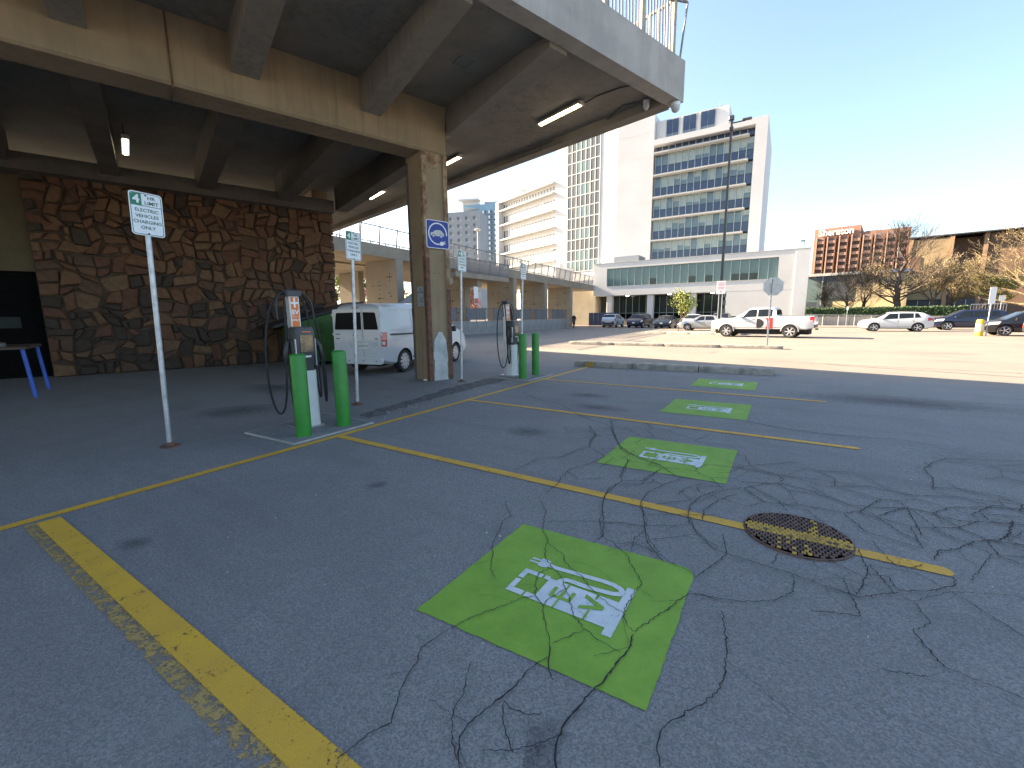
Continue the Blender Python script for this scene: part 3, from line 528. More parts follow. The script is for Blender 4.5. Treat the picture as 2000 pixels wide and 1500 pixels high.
tube_light('lit tube light half hidden behind the tan pillar', -11.9, 7.45, 6.20)
tube_light('small lit tube light left of the pillar top', -16.55, 7.12, 6.20)
tube_light('short lit tube light in the dark bay above the stone wall', -14.7, -.05, 5.78, rz=.03)
obj('light_drop_rod', MB().cyl((-14.7, -.05, 5.8), (-14.7, -.05, 6.25), .01, n=5), BLACKP, deck)
# conduit and security cameras at the deck corner
m = MB().tube([(-6.9, 7.9, 6.19), (-6.6, 7.95, 6.235), (-6.1, 8.05, 6.235), (-5.8, 8.1, 6.2)], .012, 5); obj('conduit', m, DARKG, deck)
obj('conduit', MB().tube([(-6.15, 8.9, 6.235), (-6.5, 8.75, 6.235), (-7.2, 9.0, 6.2), (-9.5, 8.78, 6.2), (-14, 8.42, 6.2), (-20, 8.0, 6.2)], .016, 5), DARKG, deck)
def sec_cam(label, x, y, z, r):
    p = Matrix.Rotation(DECK, 4, 'Z') @ Vector((x, y, z)); t = thing('security_camera', label, 'camera', p, DECK)
    obj('mount', MB().cyl((0, 0, .02), (0, 0, .09), r*.9, r, 14), WHITEM, t, smooth=40)
    obj('dome', MB().lathe([(r, .02), (r*.95, -.03), (r*.7, -.08), (r*.3, -.105), (.001, -.11)], 16), M('dome_plastic', (.5, .51, .52), .25, .05), t, smooth=60)
sec_cam('grey dome camera hanging at the outer tip of the deck corner', -5.50, 9.28, 6.0, .10)
sec_cam('small white dome camera tucked under the deck edge', -6.0, 8.92, 6.12, .07)
# EV sign on the pillar (faces +x of the deck)
def pillar_rot(): return (R(90), 0, R(90)+DECK)
def dk(x, y, z): return Matrix.Rotation(DECK, 4, 'Z') @ Vector((x, y, z))
ev = thing('charging_sign', 'blue square sign with white car and plug on the pillar', 'sign', dk(-9.088, 5.33, 3.43), pillar_rot())
W_, H_ = .60, .63
obj('plate', MB().prism(rrect(W_, H_, .05), 0, .004), SIGNW, ev); obj('blue_field', MB().prism(rrect(W_-.03, H_-.03, .04), .0041, .0052), SIGNB, ev)
m = MB()
arc = [(.235*math.cos(R(a)), .015+.235*math.sin(R(a))) for a in range(-5, 280, 6)]
for i, q in enumerate(stroke(arc, .028)): m.poly([(x, y, .0054+.00004*(i % 2)) for x, y in q])
m.poly([(x, y, .0056) for x, y in [(.04, -.19), (.075, -.155), (.12, -.15), (.155, -.175), (.16, -.205), (.13, -.235), (.085, -.245), (.05, -.235)]])
for a, b in (((.15, -.165), (.19, -.14)), ((.16, -.20), (.20, -.185))): m.poly([(x, y, .0057) for x, y in stroke([a, b], .018)[0]])
obj('ring_and_plug', m, SIGNW, ev)
m = MB(); m.poly([(x, y, .0056) for x, y in [(-.19, -.035), (-.19, .01), (-.17, .035), (-.12, .045), (-.075, .085), (-.03, .10), (.06, .10), (.10, .09), (.135, .05), (.16, .035), (.165, -.01), (.15, -.035)]]); obj('car_picture', m, M('sign_grey', (.52, .52, .50), .6), ev)
m = MB()
for cx in (-.115, .09):
    m.poly([(cx+.042*math.cos(i*.4), -.035+.042*math.sin(i*.4), .0060) for i in range(16)])
obj('wheel_ring', m, SIGNB, ev); m = MB()
for cx in (-.115, .09): m.poly([(cx+.030*math.cos(i*.4), -.035+.030*math.sin(i*.4), .0063) for i in range(16)])
obj('wheel_picture', m, M('sign_grey', (.52, .52, .50)), ev)
np_ = thing('parking_sign', 'small worn white no parking sign on the dark side of the pillar', 'sign', dk(-9.38, 4.975, 2.02), (R(90), 0, DECK))
obj('plate', MB().prism(rrect(.30, .46, .03), 0, .003), M('sign_worn', (.38, .42, .44), .6, col2=(.25, .28, .30), scale=9), np_)
for s, z, sz in (('NO', .165, .075), ('PARKING', .10, .062), ('EV', -.03, .05), ('ACTIVELY', -.085, .042), ('CHARGING', -.135, .042), ('ONLY', -.185, .035)): inst('lettering', text_mesh(s, sz, M('sign_ink', (.03, .05, .06), .6)), np_, (0, z, .0035))
# litter at the pillar foot
t = tag(obj('crumpled_paper', MB().bbox(-.045, -.03, 0, .045, .03, .04, .012).cbox(.05, .02, .02, .05, .04, .03), M('paper', (.6, .58, .5), .8, .2, 30), None, (-7.29, 7.58, .004), .4), 'small crumpled white paper lying at the pillar foot', 'litter')
# ------------------------------------------------------------------ stone wall block under the deck
wallT = thing('stone_wall', 'rough brown rubble stone wall in the shade under the deck', 'wall', (0, 0, 0), DECK)
MORT = M('mortar', (.062, .042, .028), .95, .3, 12)
obj('mortar_core', MB().box(-19.5, -2.25, 0, -17.05, 5.45, 5.46), MORT, wallT)
SM = [M('stone_'+n_, c, .85, col2=tuple(x*.62 for x in c), scale=7, bump=.7, bscale=16) for n_, c in (('rust', (.135, .062, .029)), ('ochre', (.145, .074, .036)), ('brown', (.100, .052, .029)), ('umber', (.048, .032, .022)), ('sand', (.158, .088, .045)), ('red', (.115, .049, .027)))]
def hash2(x, y, k): v = math.sin(x*12.9898+y*78.233+k*37.719)*43758.5453; return v-math.floor(v)
def warp(x, y, w, h):
    s_ = min(1, x/.05, (w-x)/.05, y/.05, (h-y)/.05); s_ = max(0, s_)
    dx = .075*math.sin(y*5.1+x*1.3)+.05*math.sin(y*11.3-x*3.1+1.7)+.09*(hash2(round(x, 2), round(y, 2), 1)-.5)
    dy = .075*math.sin(x*4.3+y*1.7+.6)+.05*math.sin(x*9.7-y*2.9)+.09*(hash2(round(x, 2), round(y, 2), 2)-.5); return (x+dx*s_, y+dy*s_)
def voronoi(w, h, target, seed):                                # rubble courses: random rectangles, cut again and warped
    r_ = random.Random(seed); out = []
    def split(x0, y0, x1, y1):
        a, b = x1-x0, y1-y0; t = target*r_.choice((.55, .8, 1, 1, 1.3, 1.7))
        if a*b < t*1.6 and max(a, b)/min(a, b) < 2.3: out.append((x0, y0, x1, y1)); return
        if a > b*r_.uniform(.8, 1.25): m_ = x0+a*r_.uniform(.34, .66); split(x0, y0, m_, y1); split(m_, y0, x1, y1)
        else: m_ = y0+b*r_.uniform(.34, .66); split(x0, y0, x1, m_); split(x0, m_, x1, y1)
    split(0, 0, w, h); cells = []
    for x0, y0, x1, y1 in out:
        q = [(x0, y0), (x1, y0), (x1, y1), (x0, y1)]; poly = [warp(x, y, w, h) for x, y in q]; c = (sum(p[0] for p in poly)/4, sum(p[1] for p in poly)/4); z = []
        for i in range(4):                                      # break some corners off
            p, pr, nx = poly[i], poly[i-1], poly[(i+1) % 4]; f = r_.choice((.0, .0, .10, .20))
            if f == 0: z.append(p)
            else: z += [(p[0]+(pr[0]-p[0])*f, p[1]+(pr[1]-p[1])*f), (p[0]+(nx[0]-p[0])*f*r_.uniform(.6, 1.3), p[1]+(nx[1]-p[1])*f*r_.uniform(.6, 1.3))]
        cells.append((c, z))
    return cells
def stone_mesh(poly, r_, wgt):
    cx = sum(p[0] for p in poly)/len(poly); cy = sum(p[1] for p in poly)/len(poly)
    size = min(max(p[i] for p in poly)-min(p[i] for p in poly) for i in (0, 1)); gap = .006
    def sc(d):
        n = len(poly); out = []; d = min(d, size*.3); E2 = []
        for a, b in zip(poly, poly[1:]+poly[:1]):
            L = math.dist(a, b)
            if L > .012: E2.append((a, ((b[0]-a[0])/L, (b[1]-a[1])/L)))
        for i in range(len(E2)):
            (a, u), (b, v) = E2[i-1], E2[i]; pa = (a[0]-u[1]*d, a[1]+u[0]*d); pb = (b[0]-v[1]*d, b[1]+v[0]*d); cr_ = u[0]*v[1]-u[1]*v[0]
            if abs(cr_) < .05: out.append(pb); continue
            t = ((pb[0]-pa[0])*v[1]-(pb[1]-pa[1])*v[0])/cr_; q = (pa[0]+u[0]*t, pa[1]+u[1]*t); k = .972+.028*((len(E2)*7+i*3) % 5)/5
            out.append((cx+(q[0]-cx)*k, cy+(q[1]-cy)*k))
        return out
    a = sc(gap); b = sc(gap+.006); c = sc(gap+.03); dp = r_.uniform(.035, .12); t1, t2 = r_.uniform(-.12, .12), r_.uniform(-.12, .12)
    L = [[(0, x-cx, y-cy) for x, y in a], [(dp*.55, x-cx, y-cy) for x, y in b], [(dp+(x-cx)*t1+(y-cy)*t2+r_.uniform(-.006, .006), x-cx, y-cy) for x, y in c]]
    return MB().ring(L, caps=(False, True)), cx, cy
r_ = random.Random(3); n_st = 0
extra = MB(); cells = sorted(voronoi(7.7, 5.46, .105, 11), key=lambda c: -c[0][0]*.0-c[0][1])
for p, poly in cells:
    mbs, cx, cy = stone_mesh(poly, r_, 1); q = r_.random(); y = cy
    low = y < 2.0
    mi = (3 if r_.random() < (.48 if low else .12) else r_.choice((0, 0, 1, 1, 2, 4, 5)))
    if n_st < 300: obj('stone', mbs, SM[mi], wallT, (-17.05, -2.25+cx, cy))
    else: mbs.xf(Matrix.Translation((-17.05, -2.25+cx, cy))); extra.faces(mbs.v, mbs.f, mi)
    n_st += 1
if extra.v: tag(obj('small_stone', extra, SM, wallT), kind='stuff')
print('STONES', n_st)
side = MB()
for p, poly in voronoi(1.6, 5.46, .12, 5):
    mbs, cx, cy = stone_mesh(poly, r_, 1); mbs.xf(Matrix.Translation((-17.06-cx, 5.45, cy)) @ Matrix.Rotation(R(90), 4, 'Z')); side.faces(mbs.v, mbs.f)
tag(obj('return_stone', side, SM[2], wallT), kind='stuff')
# beige bay with a dark doorway left of the stones
bay = thing('beige_wall', 'plain beige wall with a dark doorway at the left edge under the deck', 'wall', (0, 0, 0), DECK)
BEI = M('beige_paint', (.095, .072, .034), .8, .15, 2)
obj('wall_panel', MB().box(-19.4, -14, 2.85, -17.35, -2.26, 5.46), BEI, bay); obj('wall_panel', MB().box(-19.4, -14, 0, -17.35, -7.5, 2.849), BEI, bay)
obj('door', MB().box(-19.4, -7.49, 0, -17.55, -2.262, 2.845), M('door_black', (.006, .006, .006), .9, .2, spec=.05), bay)
obj('door_notice', MB().box(-17.549, -3.15, 1.35, -17.545, -2.75, 1.65), M('notice', (.022, .03, .028), .9), bay)
obj('door_handle', MB().bbox(-17.548, -3.4, 2.05, -17.52, -3.2, 2.1, .008), GALV, bay)
obj('wall_disc', MB().cyl((-17.348, -2.95, 4.05), (-17.32, -2.95, 4.05), .08, n=14), WHITEM, bay)
obj('wall_cable', MB().cyl((-17.33, -3.0, 4.1), (-17.33, -3.05, 5.4), .01, n=5), BLACKP, bay)
t = thing('leaning_pole', 'thin yellow pole leaning against the beige wall', 'pole', dk(-16.9, -3.1, 1.15)); obj('shaft', MB().cyl((0, 0, 0), (-.35, -.18, 2.1), .022, n=8), M('pole_yellow', (.45, .24, .02), .5), t)
tb = thing('work_table', 'cluttered work table on blue legs at the dark left edge', 'table', dk(-13.3, -2.55, 0), DECK)
obj('table_top', MB().bbox(-1.05, -1.5, .98, .5, .55, 1.03, .01), M('table_brown', (.07, .045, .03), .7), tb)
BLUE = M('leg_blue', (.02, .08, .40), .5, .15)
for (x, y, dx) in ((.42, .48, .16), (-.98, .48, .1), (.42, -1.42, .1), (-.98, -1.42, .1)): obj('leg', MB().cyl((x, y, .98), (x+dx*.6, y+.08, 0), .035, n=8), BLUE if y > 0 else BLACKP, tb)
for nm, lb, (x, y, s), h, c in (('tool_box', 'dark tool box on the cluttered work table', (-.2, -.35, .5), .28, (.05, .05, .05)), ('plastic_tray', 'shallow grey plastic tray on the cluttered work table', (.05, .1, .28), .09, (.08, .078, .07)), ('metal_can', 'round metal can beside the tool box on the work table', (-.5, -.15, .2), .35, (.12, .11, .06))):
    tt = thing(nm, lb, nm.split('_')[1], dk(-13.3+x, -2.55+y, 1.031), DECK+.3)
    if nm == 'metal_can': obj('body', MB().lathe([(s/2, 0), (s/2, h), (s/2-.015, h+.01), (.03, h+.015)], 16), M(nm, c, .4, .3, 9, metal=.4), tt, smooth=40)
    else: obj('body', MB().bbox(-s/2, -s*.35, 0, s/2, s*.35, h, .02), M(nm, c, .6, .3), tt); obj('handle', MB().tube([(-s*.2, 0, h), (-s*.2, 0, h+.07), (s*.2, 0, h+.07), (s*.2, 0, h)], .012, 5), BLACKP, tt)
# ------------------------------------------------------------------ charging bay furniture
def ev_post(label, x, y, h, lean=(0, 0)):
    t = thing('parking_sign_post', label, 'sign post', (x, y, 0), (R(lean[0]), R(lean[1]), 0), 'four hour limit sign posts')
    obj('pole', MB().cyl((0, 0, .01), (0, 0, h-.03), .028, n=12), GALV, t, smooth=40)
    obj('base_flange', MB().lathe([(.10, 0), (.10, .012), (.045, .02), (.04, .05), (.03, .055)], 14), RUST, t, smooth=40)
    pl = obj('plate', MB().prism(rrect(.305, .47, .035), 0, .003), SIGNW, t, (.033, 0, h-.235), FACE_X)
    m = MB(); o = rrect(.285, .45, .03, 4); i_ = rrect(.272, .437, .026, 4)
    for k in range(len(o)): k2 = (k+1) % len(o); m.poly([(*o[k], .0036), (*o[k2], .0036), (*i_[k2], .0036), (*i_[k], .0036)])
    m.poly([(-.137, .085, .0037), (.137, .085, .0037), (.137, .092, .0037), (-.137, .092, .0037)]); obj('border', m, SIGNGT, pl)
    obj('green_corner', MB().poly([(-.137, .09, .0039), (-.04, .09, .0039), (-.04, .218, .0039), (-.11, .218, .0039), (-.132, .205, .0039), (-.138, .19, .0039)]), SIGNG, pl)
    inst('numeral', text_mesh('4', .12, SIGNW, .004), pl, (-.088, .152, .0044))
    for s, z, sz, xx in (('HR', .178, .055, .05), ('LIMIT', .122, .055, .05), ('ELECTRIC', .038, .050, 0), ('VEHICLES', -.025, .050, 0), ('CHARGING', -.088, .050, 0), ('ONLY', -.150, .050, 0)):
        inst('lettering', text_mesh(s, sz, SIGNGT, .0008), pl, (xx, z, .0038))
    for z in (.205, -.212): obj('bolt', MB().cyl((0, z, .003), (0, z, .010), .009, n=8), DARKG, pl)
    return t
ev_post('nearest four hour limit charging sign post, in front of the stone wall', -6.25, 2.03, 2.95, (-1.6, 0))
ev_post('four hour limit sign post in front of the white van', -6.35, 4.86, 2.98, (-2.2, 0))
ev_post('four hour limit sign post just right of the tan pillar', -6.44, 7.92, 3.04, (-2.0, 0))
ev_post('farthest four hour limit sign post, by the second charger', -6.81, 11.31, 3.1, (-2.2, 0))
def bollard(label, x, y, h):
    t = thing('green_bollard', label, 'bollard', (x, y, .005), 0, 'green charger bollards')
    obj('sleeve', MB().lathe([(.096, 0), (.096, h-.03), (.09, h-.012), (.07, h), (.001, h+.004)], 24), BOLL_G, t, smooth=50)
    obj('foot_seal', MB().lathe([(.108, -.015), (.106, .008), (.097, .014)], 20), M('seal_grey', (.2, .2, .19), .9), t, smooth=40)
bollard('left green bollard in front of the near charger', -5.21, 3.13, 1.08)
bollard('right green bollard beside the near charger', -5.22, 3.74, 1.08)
bollard('left green bollard in front of the far charger', -5.37, 8.99, 1.10)
bollard('right green bollard beside the far charger', -5.42, 9.72, 1.10)
def pad(label, pts):
    t = thing('concrete_pad', label, 'pad', (0, 0, 0)); obj('slab', MB().prism(pts, -.02, .016), CONC_L, t)
    cx = sum(p[0] for p in pts)/4; cy = sum(p[1] for p in pts)/4
    obj('trowelled_top', MB().prism([(cx+(x-cx)*.95, cy+(y-cy)*.95) for x, y in pts], .0161, .019), M('pad_top', (.20, .20, .195), .85, col2=(.14, .14, .138), scale=3), t)
pad('low concrete pad under the near charger', [(-6.06, 2.80), (-4.97, 2.84), (-4.99, 4.08), (-6.2, 4.12)])
pad('low concrete pad under the far charger', [(-6.3, 8.72), (-5.05, 8.72), (-5.05, 10.0), (-6.3, 9.98)])
def bez(p, n=14):
    out = []
    for i in range(n+1):
        t = i/n; q = [Vector(a) for a in p]
        while len(q) > 1: q = [q[k].lerp(q[k+1], t) for k in range(len(q)-1)]
        out.append(q[0])
    return out
SCREEN = M('charger_screen', (.10, .075, .045), .08, col2=(.30, .22, .12), scale=9, spec=.8)
def charger(label, x, y, rz):
    t = thing('charging_station', label, 'charger', (x, y, .019), rz, 'electric vehicle chargers')
    obj('pedestal', MB().ring([[(.0+dx*sx, dy*sy, z) for dx, dy in ((-.09, -.14), (.06, -.14), (.095, -.10), (.105, 0), (.095, .10), (.06, .14), (-.09, .14))] for z, sx, sy in ((0, 1.05, 1.02), (.05, 1, 1), (.80, .98, .96))]), PEDEST, t, smooth=35)
    obj('base_plate', MB().bbox(-.30, -.17, 0, .13, .17, .02, .005), ALU, t)
    mast = obj('cable_mast', MB().bbox(-.235, -.065, 0, -.12, .065, 1.82, .012), SILVER, t)
    for yy_ in (-.04, 0, .04): obj('groove', MB().box(-.119, yy_-.004, .1, -.1175, yy_+.004, 1.30), DARKG, mast)
    obj('mast_cap', MB().bbox(-.27, -.10, 1.815, -.08, .10, 1.90, .02), DARKG, mast)
    st = obj('sticker_panel', MB().box(-.1175, -.064, 1.36, -.112, .064, 1.81), WHITEM, mast)
    op = obj('orange_sticker', MB().box(-.1119, -.052, 1.38, -.1110, .052, 1.80), ORANGE, mast)
    mw = MB().poly([(-.1105, -.05, 1.71), (-.1105, .05, 1.71), (-.1105, .05, 1.735), (-.1105, -.05, 1.735)]).poly([(-.1104, -.013, 1.66), (-.1104, .013, 1.66), (-.1104, .013, 1.80), (-.1104, -.013, 1.80)]); obj('plug_print', mw, WHITEM, op)
    inst('lettering', text_mesh('EV', .085, WHITEM, .003), op, (-.110, 0, 1.595), FACE_X); inst('lettering', text_mesh('ONLY', .040, WHITEM, .001), op, (-.110, 0, 1.49), FACE_X); inst('lettering', text_mesh('PARKING', .021, WHITEM), op, (-.110, 0, 1.535), FACE_X)
    hd = obj('head', MB().ring([[(dx, dy, z) for dx, dy in ((-.11, -w), (d-.03, -w), (d, -w+.03), (d, w-.03), (d-.03, w), (-.11, w))] for z, w, d in ((.80, .105, .10), (1.0, .112, .115), (1.02, .132, .12), (1.34, .132, .13), (1.39, .112, .115), (1.40, .09, .06))]), DARKG, t, smooth=35)
    obj('screen', MB().bbox(.118, -.088, 1.06, .134, .088, 1.29, .004), SCREEN, hd); obj('screen_bezel', MB().box(.117, -.10, 1.045, .128, .10, 1.305), BLACKP, hd)
    obj('logo_bar', MB().box(.129, -.06, 1.325, .1325, .06, 1.338), ORANGE, hd); obj('card_slot', MB().bbox(.112, -.055, .985, .122, .055, 1.012, .004), SILVER, hd)
    for s in (-1, 1):
        obj('side_trim', MB().bbox(.04, s*.136-.008, .86, .10, s*.136+.008, 1.24, .006), SILVER, hd)
        ho = obj('holster', MB().bbox(-.06, s*.152-.03, .98, .07, s*.152+.03, 1.24, .02), BLACKP, t); obj('connector', MB().tube([(.0, s*.20, 1.2), (.02, s*.235, 1.12), (.03, s*.25, 1.0), (.02, s*.25, .92)], [.03, .034, .028, .018], 8), BLACKP, ho, smooth=50)
        obj('cable_arm', MB().tube(bez([(-.18, s*.06, 1.87), (-.15, s*.26, 1.87), (-.10, s*.26, 1.69), (-.1, s*.25, 1.5)], 8), .012, 6), BLACKP, t)
        k = .12 if s > 0 else .0
        obj('cable', MB().tube(bez([(-.18, s*.10, 1.85), (-.25, s*.36, 1.83), (-.22, s*.44, 1.2), (-.20, s*.46, .6), (-.16, s*.46, -.25+k), (-.02, s*.20, -.02+k), (.05, s*.30, .55), (.02, s*.25, .93)], 26), .0135, 6), RUBBER, t, smooth=60)
        obj('cable', MB().tube(bez([(-.18, s*.09, 1.84), (-.02, s*.22, 1.70), (-.06, s*.16, .9), (-.05, s*.19, -.35+k), (.10, s*.23, .1+k), (.07, s*.18, .8), (.0, s*.19, .99)], 24), .0135, 6), RUBBER, t, smooth=60)
    return t
charger('near silver and black charging station with an orange sticker', -5.60, 3.45, R(-4))
charger('far silver and black charging station beyond the tan pillar', -5.84, 9.26, R(2))
# green bin with a sloping black lid between the van and the stone wall
bn = thing('green_dumpster', 'large green dumpster with sloping black lid beside the van', 'dumpster', dk(-15.75, 4.55, 0), DECK)
DG = M('dumpster_green', (.045, .13, .02), .6, col2=(.03, .085, .016), scale=3)
m = MB(); m.extr([(-1.0, -1.1, .12), (-1.0, 1.0, .12), (-1.0, 1.0, 1.98), (-1.0, -1.1, 1.40)], (2.0, 0, 0)); obj('bin_body', m, DG, bn)
m = MB(); m.extr([(-1.05, -1.75, 1.25), (-1.05, 1.05, 2.02), (-1.05, 1.05, 2.09), (-1.05, -1.75, 1.32)], (2.15, 0, 0)); obj('lid', m, M('lid_black', (.016, .016, .018), .55), bn)
for y in (-.9, -.3, .3, .9): obj('side_rib', MB().box(1.001, y-.04, .14, 1.05, y+.04, 1.38), DG, bn)
for x in (-.8, .8):
    for y in (-.8, .8): obj('caster', MB().cyl((x-.04, y, .07), (x+.04, y, .07), .07, n=12), BLACKP, bn)
# ------------------------------------------------------------------ vehicles
def ip(p, x):
    p = sorted(p)
    if x <= p[0][0]: return p[0][1]
    for (a, za), (b, zb) in zip(p, p[1:]):
        if x <= b: return za+(zb-za)*(x-a)/max(b-a, 1e-6)
    return p[-1][1]
TAIL = M('tail_lamp', (.42, .012, .012), .15, .15, 20, coat=.5); HEADL = M('head_lamp', (.62, .66, .68), .12, .1, 20, coat=.6)
ALLOY = M('alloy', (.55, .56, .58), .35, .08, 10, metal=.6); PLATE = M('number_plate', (.62, .62, .58), .5, .05); WELL = M('wheel_well', (.010, .010, .011), .9)
def paint(name, c, metal=0.0): return M('paint_'+name, c, .32, .03, 2, metal=metal, coat=.7)
class Car:
    def __init__(s, sp): s.sp = sp; s.L, s.W = sp['L'], sp['W']
    def half(s, x):
        sp = s.sp; h = s.L/2; e = max(0, (abs(x)-(h-.75))/.75); w = s.W/2*(1-sp.get('nose', .13)*e*e)
        zb, zt = ip(sp['bot'], x), ip(sp['top'], x); bl = min(ip(sp['belt'], x), zt-.03); k = zt-bl; tm = sp.get('tum', .28); g = min(1, k/.35)
        a = w*.965-.012; u = a-tm*k
        return [(0, zb), (w*.86, zb), (w*.965, zb+.06), (w*.992, zb+.42*(bl-zb)), (w, zb+.74*(bl-zb)), (w*.975, bl-.02), (u+.012*g, bl+k*.87), (u-.06*g-.02, zt-.012*g), (u*.62, zt+.004), (0, zt+.012)]
    def pt(s, x, t, side=1, off=0.0):
        P = s.half(x); i = min(8, max(0, int(t))); f = t-i; y = P[i][0]+(P[i+1][0]-P[i][0])*f; z = P[i][1]+(P[i+1][1]-P[i][1])*f
        v = Vector((x, side*y, z))
        if off:
            e = 1e-3; d1 = s.pt(x+e, t, side)-s.pt(x-e, t, side); d2 = s.pt(x, min(9, t+e), side)-s.pt(x, max(0, t-e), side); n = d1.cross(d2)
            if n.length > 1e-12:
                n.normalize()
                if n.dot(v-Vector((x*.7, 0, .7))) < 0: n = -n
                v = v+n*off
        return v
    def side_y(s, x, z):
        P = s.half(x)
        for (ya, za), (yb, zb) in zip(P[1:7], P[2:8]):
            if za <= z <= zb: return ya+(yb-ya)*(z-za)/max(zb-za, 1e-6)
        return P[4][0]
    def patch(s, x0, x1, t0, t1, side, off=.006, nx=8, nt=4, x0b=None, x1b=None, mb=None):
        m = mb or MB(); g = []
        for i in range(nx+1):
            row = []
            for j in range(nt+1):
                t = t0+(t1-t0)*j/nt; f = j/nt; a = x0+((x0b if x0b is not None else x0)-x0)*f; b = x1+((x1b if x1b is not None else x1)-x1)*f
                row.append(s.pt(a+(b-a)*i/nx, t, side, off))
            g.append(row)
        for i in range(nx):
            for j in range(nt): m.poly([g[i][j], g[i+1][j], g[i+1][j+1], g[i][j+1]])
        return m
    def across(s, x0, x1, t0, off=.006, nx=6, nt=5):            # windscreen / rear window patch across the top
        m = MB()
        for side in (1, -1): s.patch(x0, x1, t0, 9, side, off, nx, nt, mb=m)
        return m
    def body(s, mat):
        h = s.L/2; xs = sorted(set([round(-h+s.L*i/46, 3) for i in range(47)]+[round(p[0], 3) for p in s.sp['top'] if abs(p[0]) < h])); loops = []
        for x in xs:
            P = s.half(x); loops.append([(x, y, z) for y, z in P[1:-1]]+[(x, 0, P[-1][1])]+[(x, -y, z) for y, z in P[-2:0:-1]])
        me = MB().ring(loops).mesh('body', mat, 32); o = bpy.data.objects.new('body', me); COL.objects.link(o)
        c = MB(); wr = s.sp['wr']
        for xa in s.sp['axles']:
            for sd in (1, -1): c.cyl((xa, sd*(s.W/2-.34), wr), (xa, sd*(s.W/2+.12), wr), wr*1.15, n=28)
        cm = c.mesh('cut', WELL); co = bpy.data.objects.new('cut', cm); COL.objects.link(co)
        md = o.modifiers.new('b', 'BOOLEAN'); md.operation = 'DIFFERENCE'; md.solver = 'EXACT'; md.object = co; md.material_mode = 'TRANSFER'
        dg = bpy.context.evaluated_depsgraph_get(); me2 = bpy.data.meshes.new_from_object(o.evaluated_get(dg)); me2.name = 'body'
        bpy.data.objects.remove(o); bpy.data.objects.remove(co); me2.set_sharp_from_angle(angle=R(30)); return me2
def wheel_mesh(wr, tw, spokes, steel=False):
    ty = MB().lathe([(wr*.70, -tw/2), (wr*.93, -tw/2), (wr, -tw*.32), (wr, tw*.32), (wr*.93, tw/2), (wr*.70, tw/2)], 28, axis='y', caps=(False, False)).mesh('wheel', RUBBER, 40)
    r = MB(); r.lathe([(wr*.71, tw*.44), (wr*.66, tw*.46), (wr*.62, tw*.30), (wr*.60, tw*.10)], 28, axis='y', caps=(False, False)); r.lathe([(wr*.12, tw*.40), (wr*.10, tw*.46), (.001, tw*.47)], 14, axis='y')
    for i in range(spokes):
        a = 2*math.pi*i/spokes; c, d = math.cos(a), math.sin(a); w0, w1 = wr*.075, wr*.11
        q = [(wr*.10, -w0), (wr*.66, -w1), (wr*.66, w1), (wr*.10, w0)]
        r.extr([(u*c-v*d, tw*.36, u*d+v*c) for u, v in q], (0, tw*.09, 0))
    rm = r.mesh('rim', ALLOY, 30); dk_ = MB().lathe([(wr*.695, tw*.12), (.001, tw*.12)], 24, axis='y').mesh('hub_shadow', WELL); return ty, rm, dk_  # flat dark disc paints the shade behind the spokes
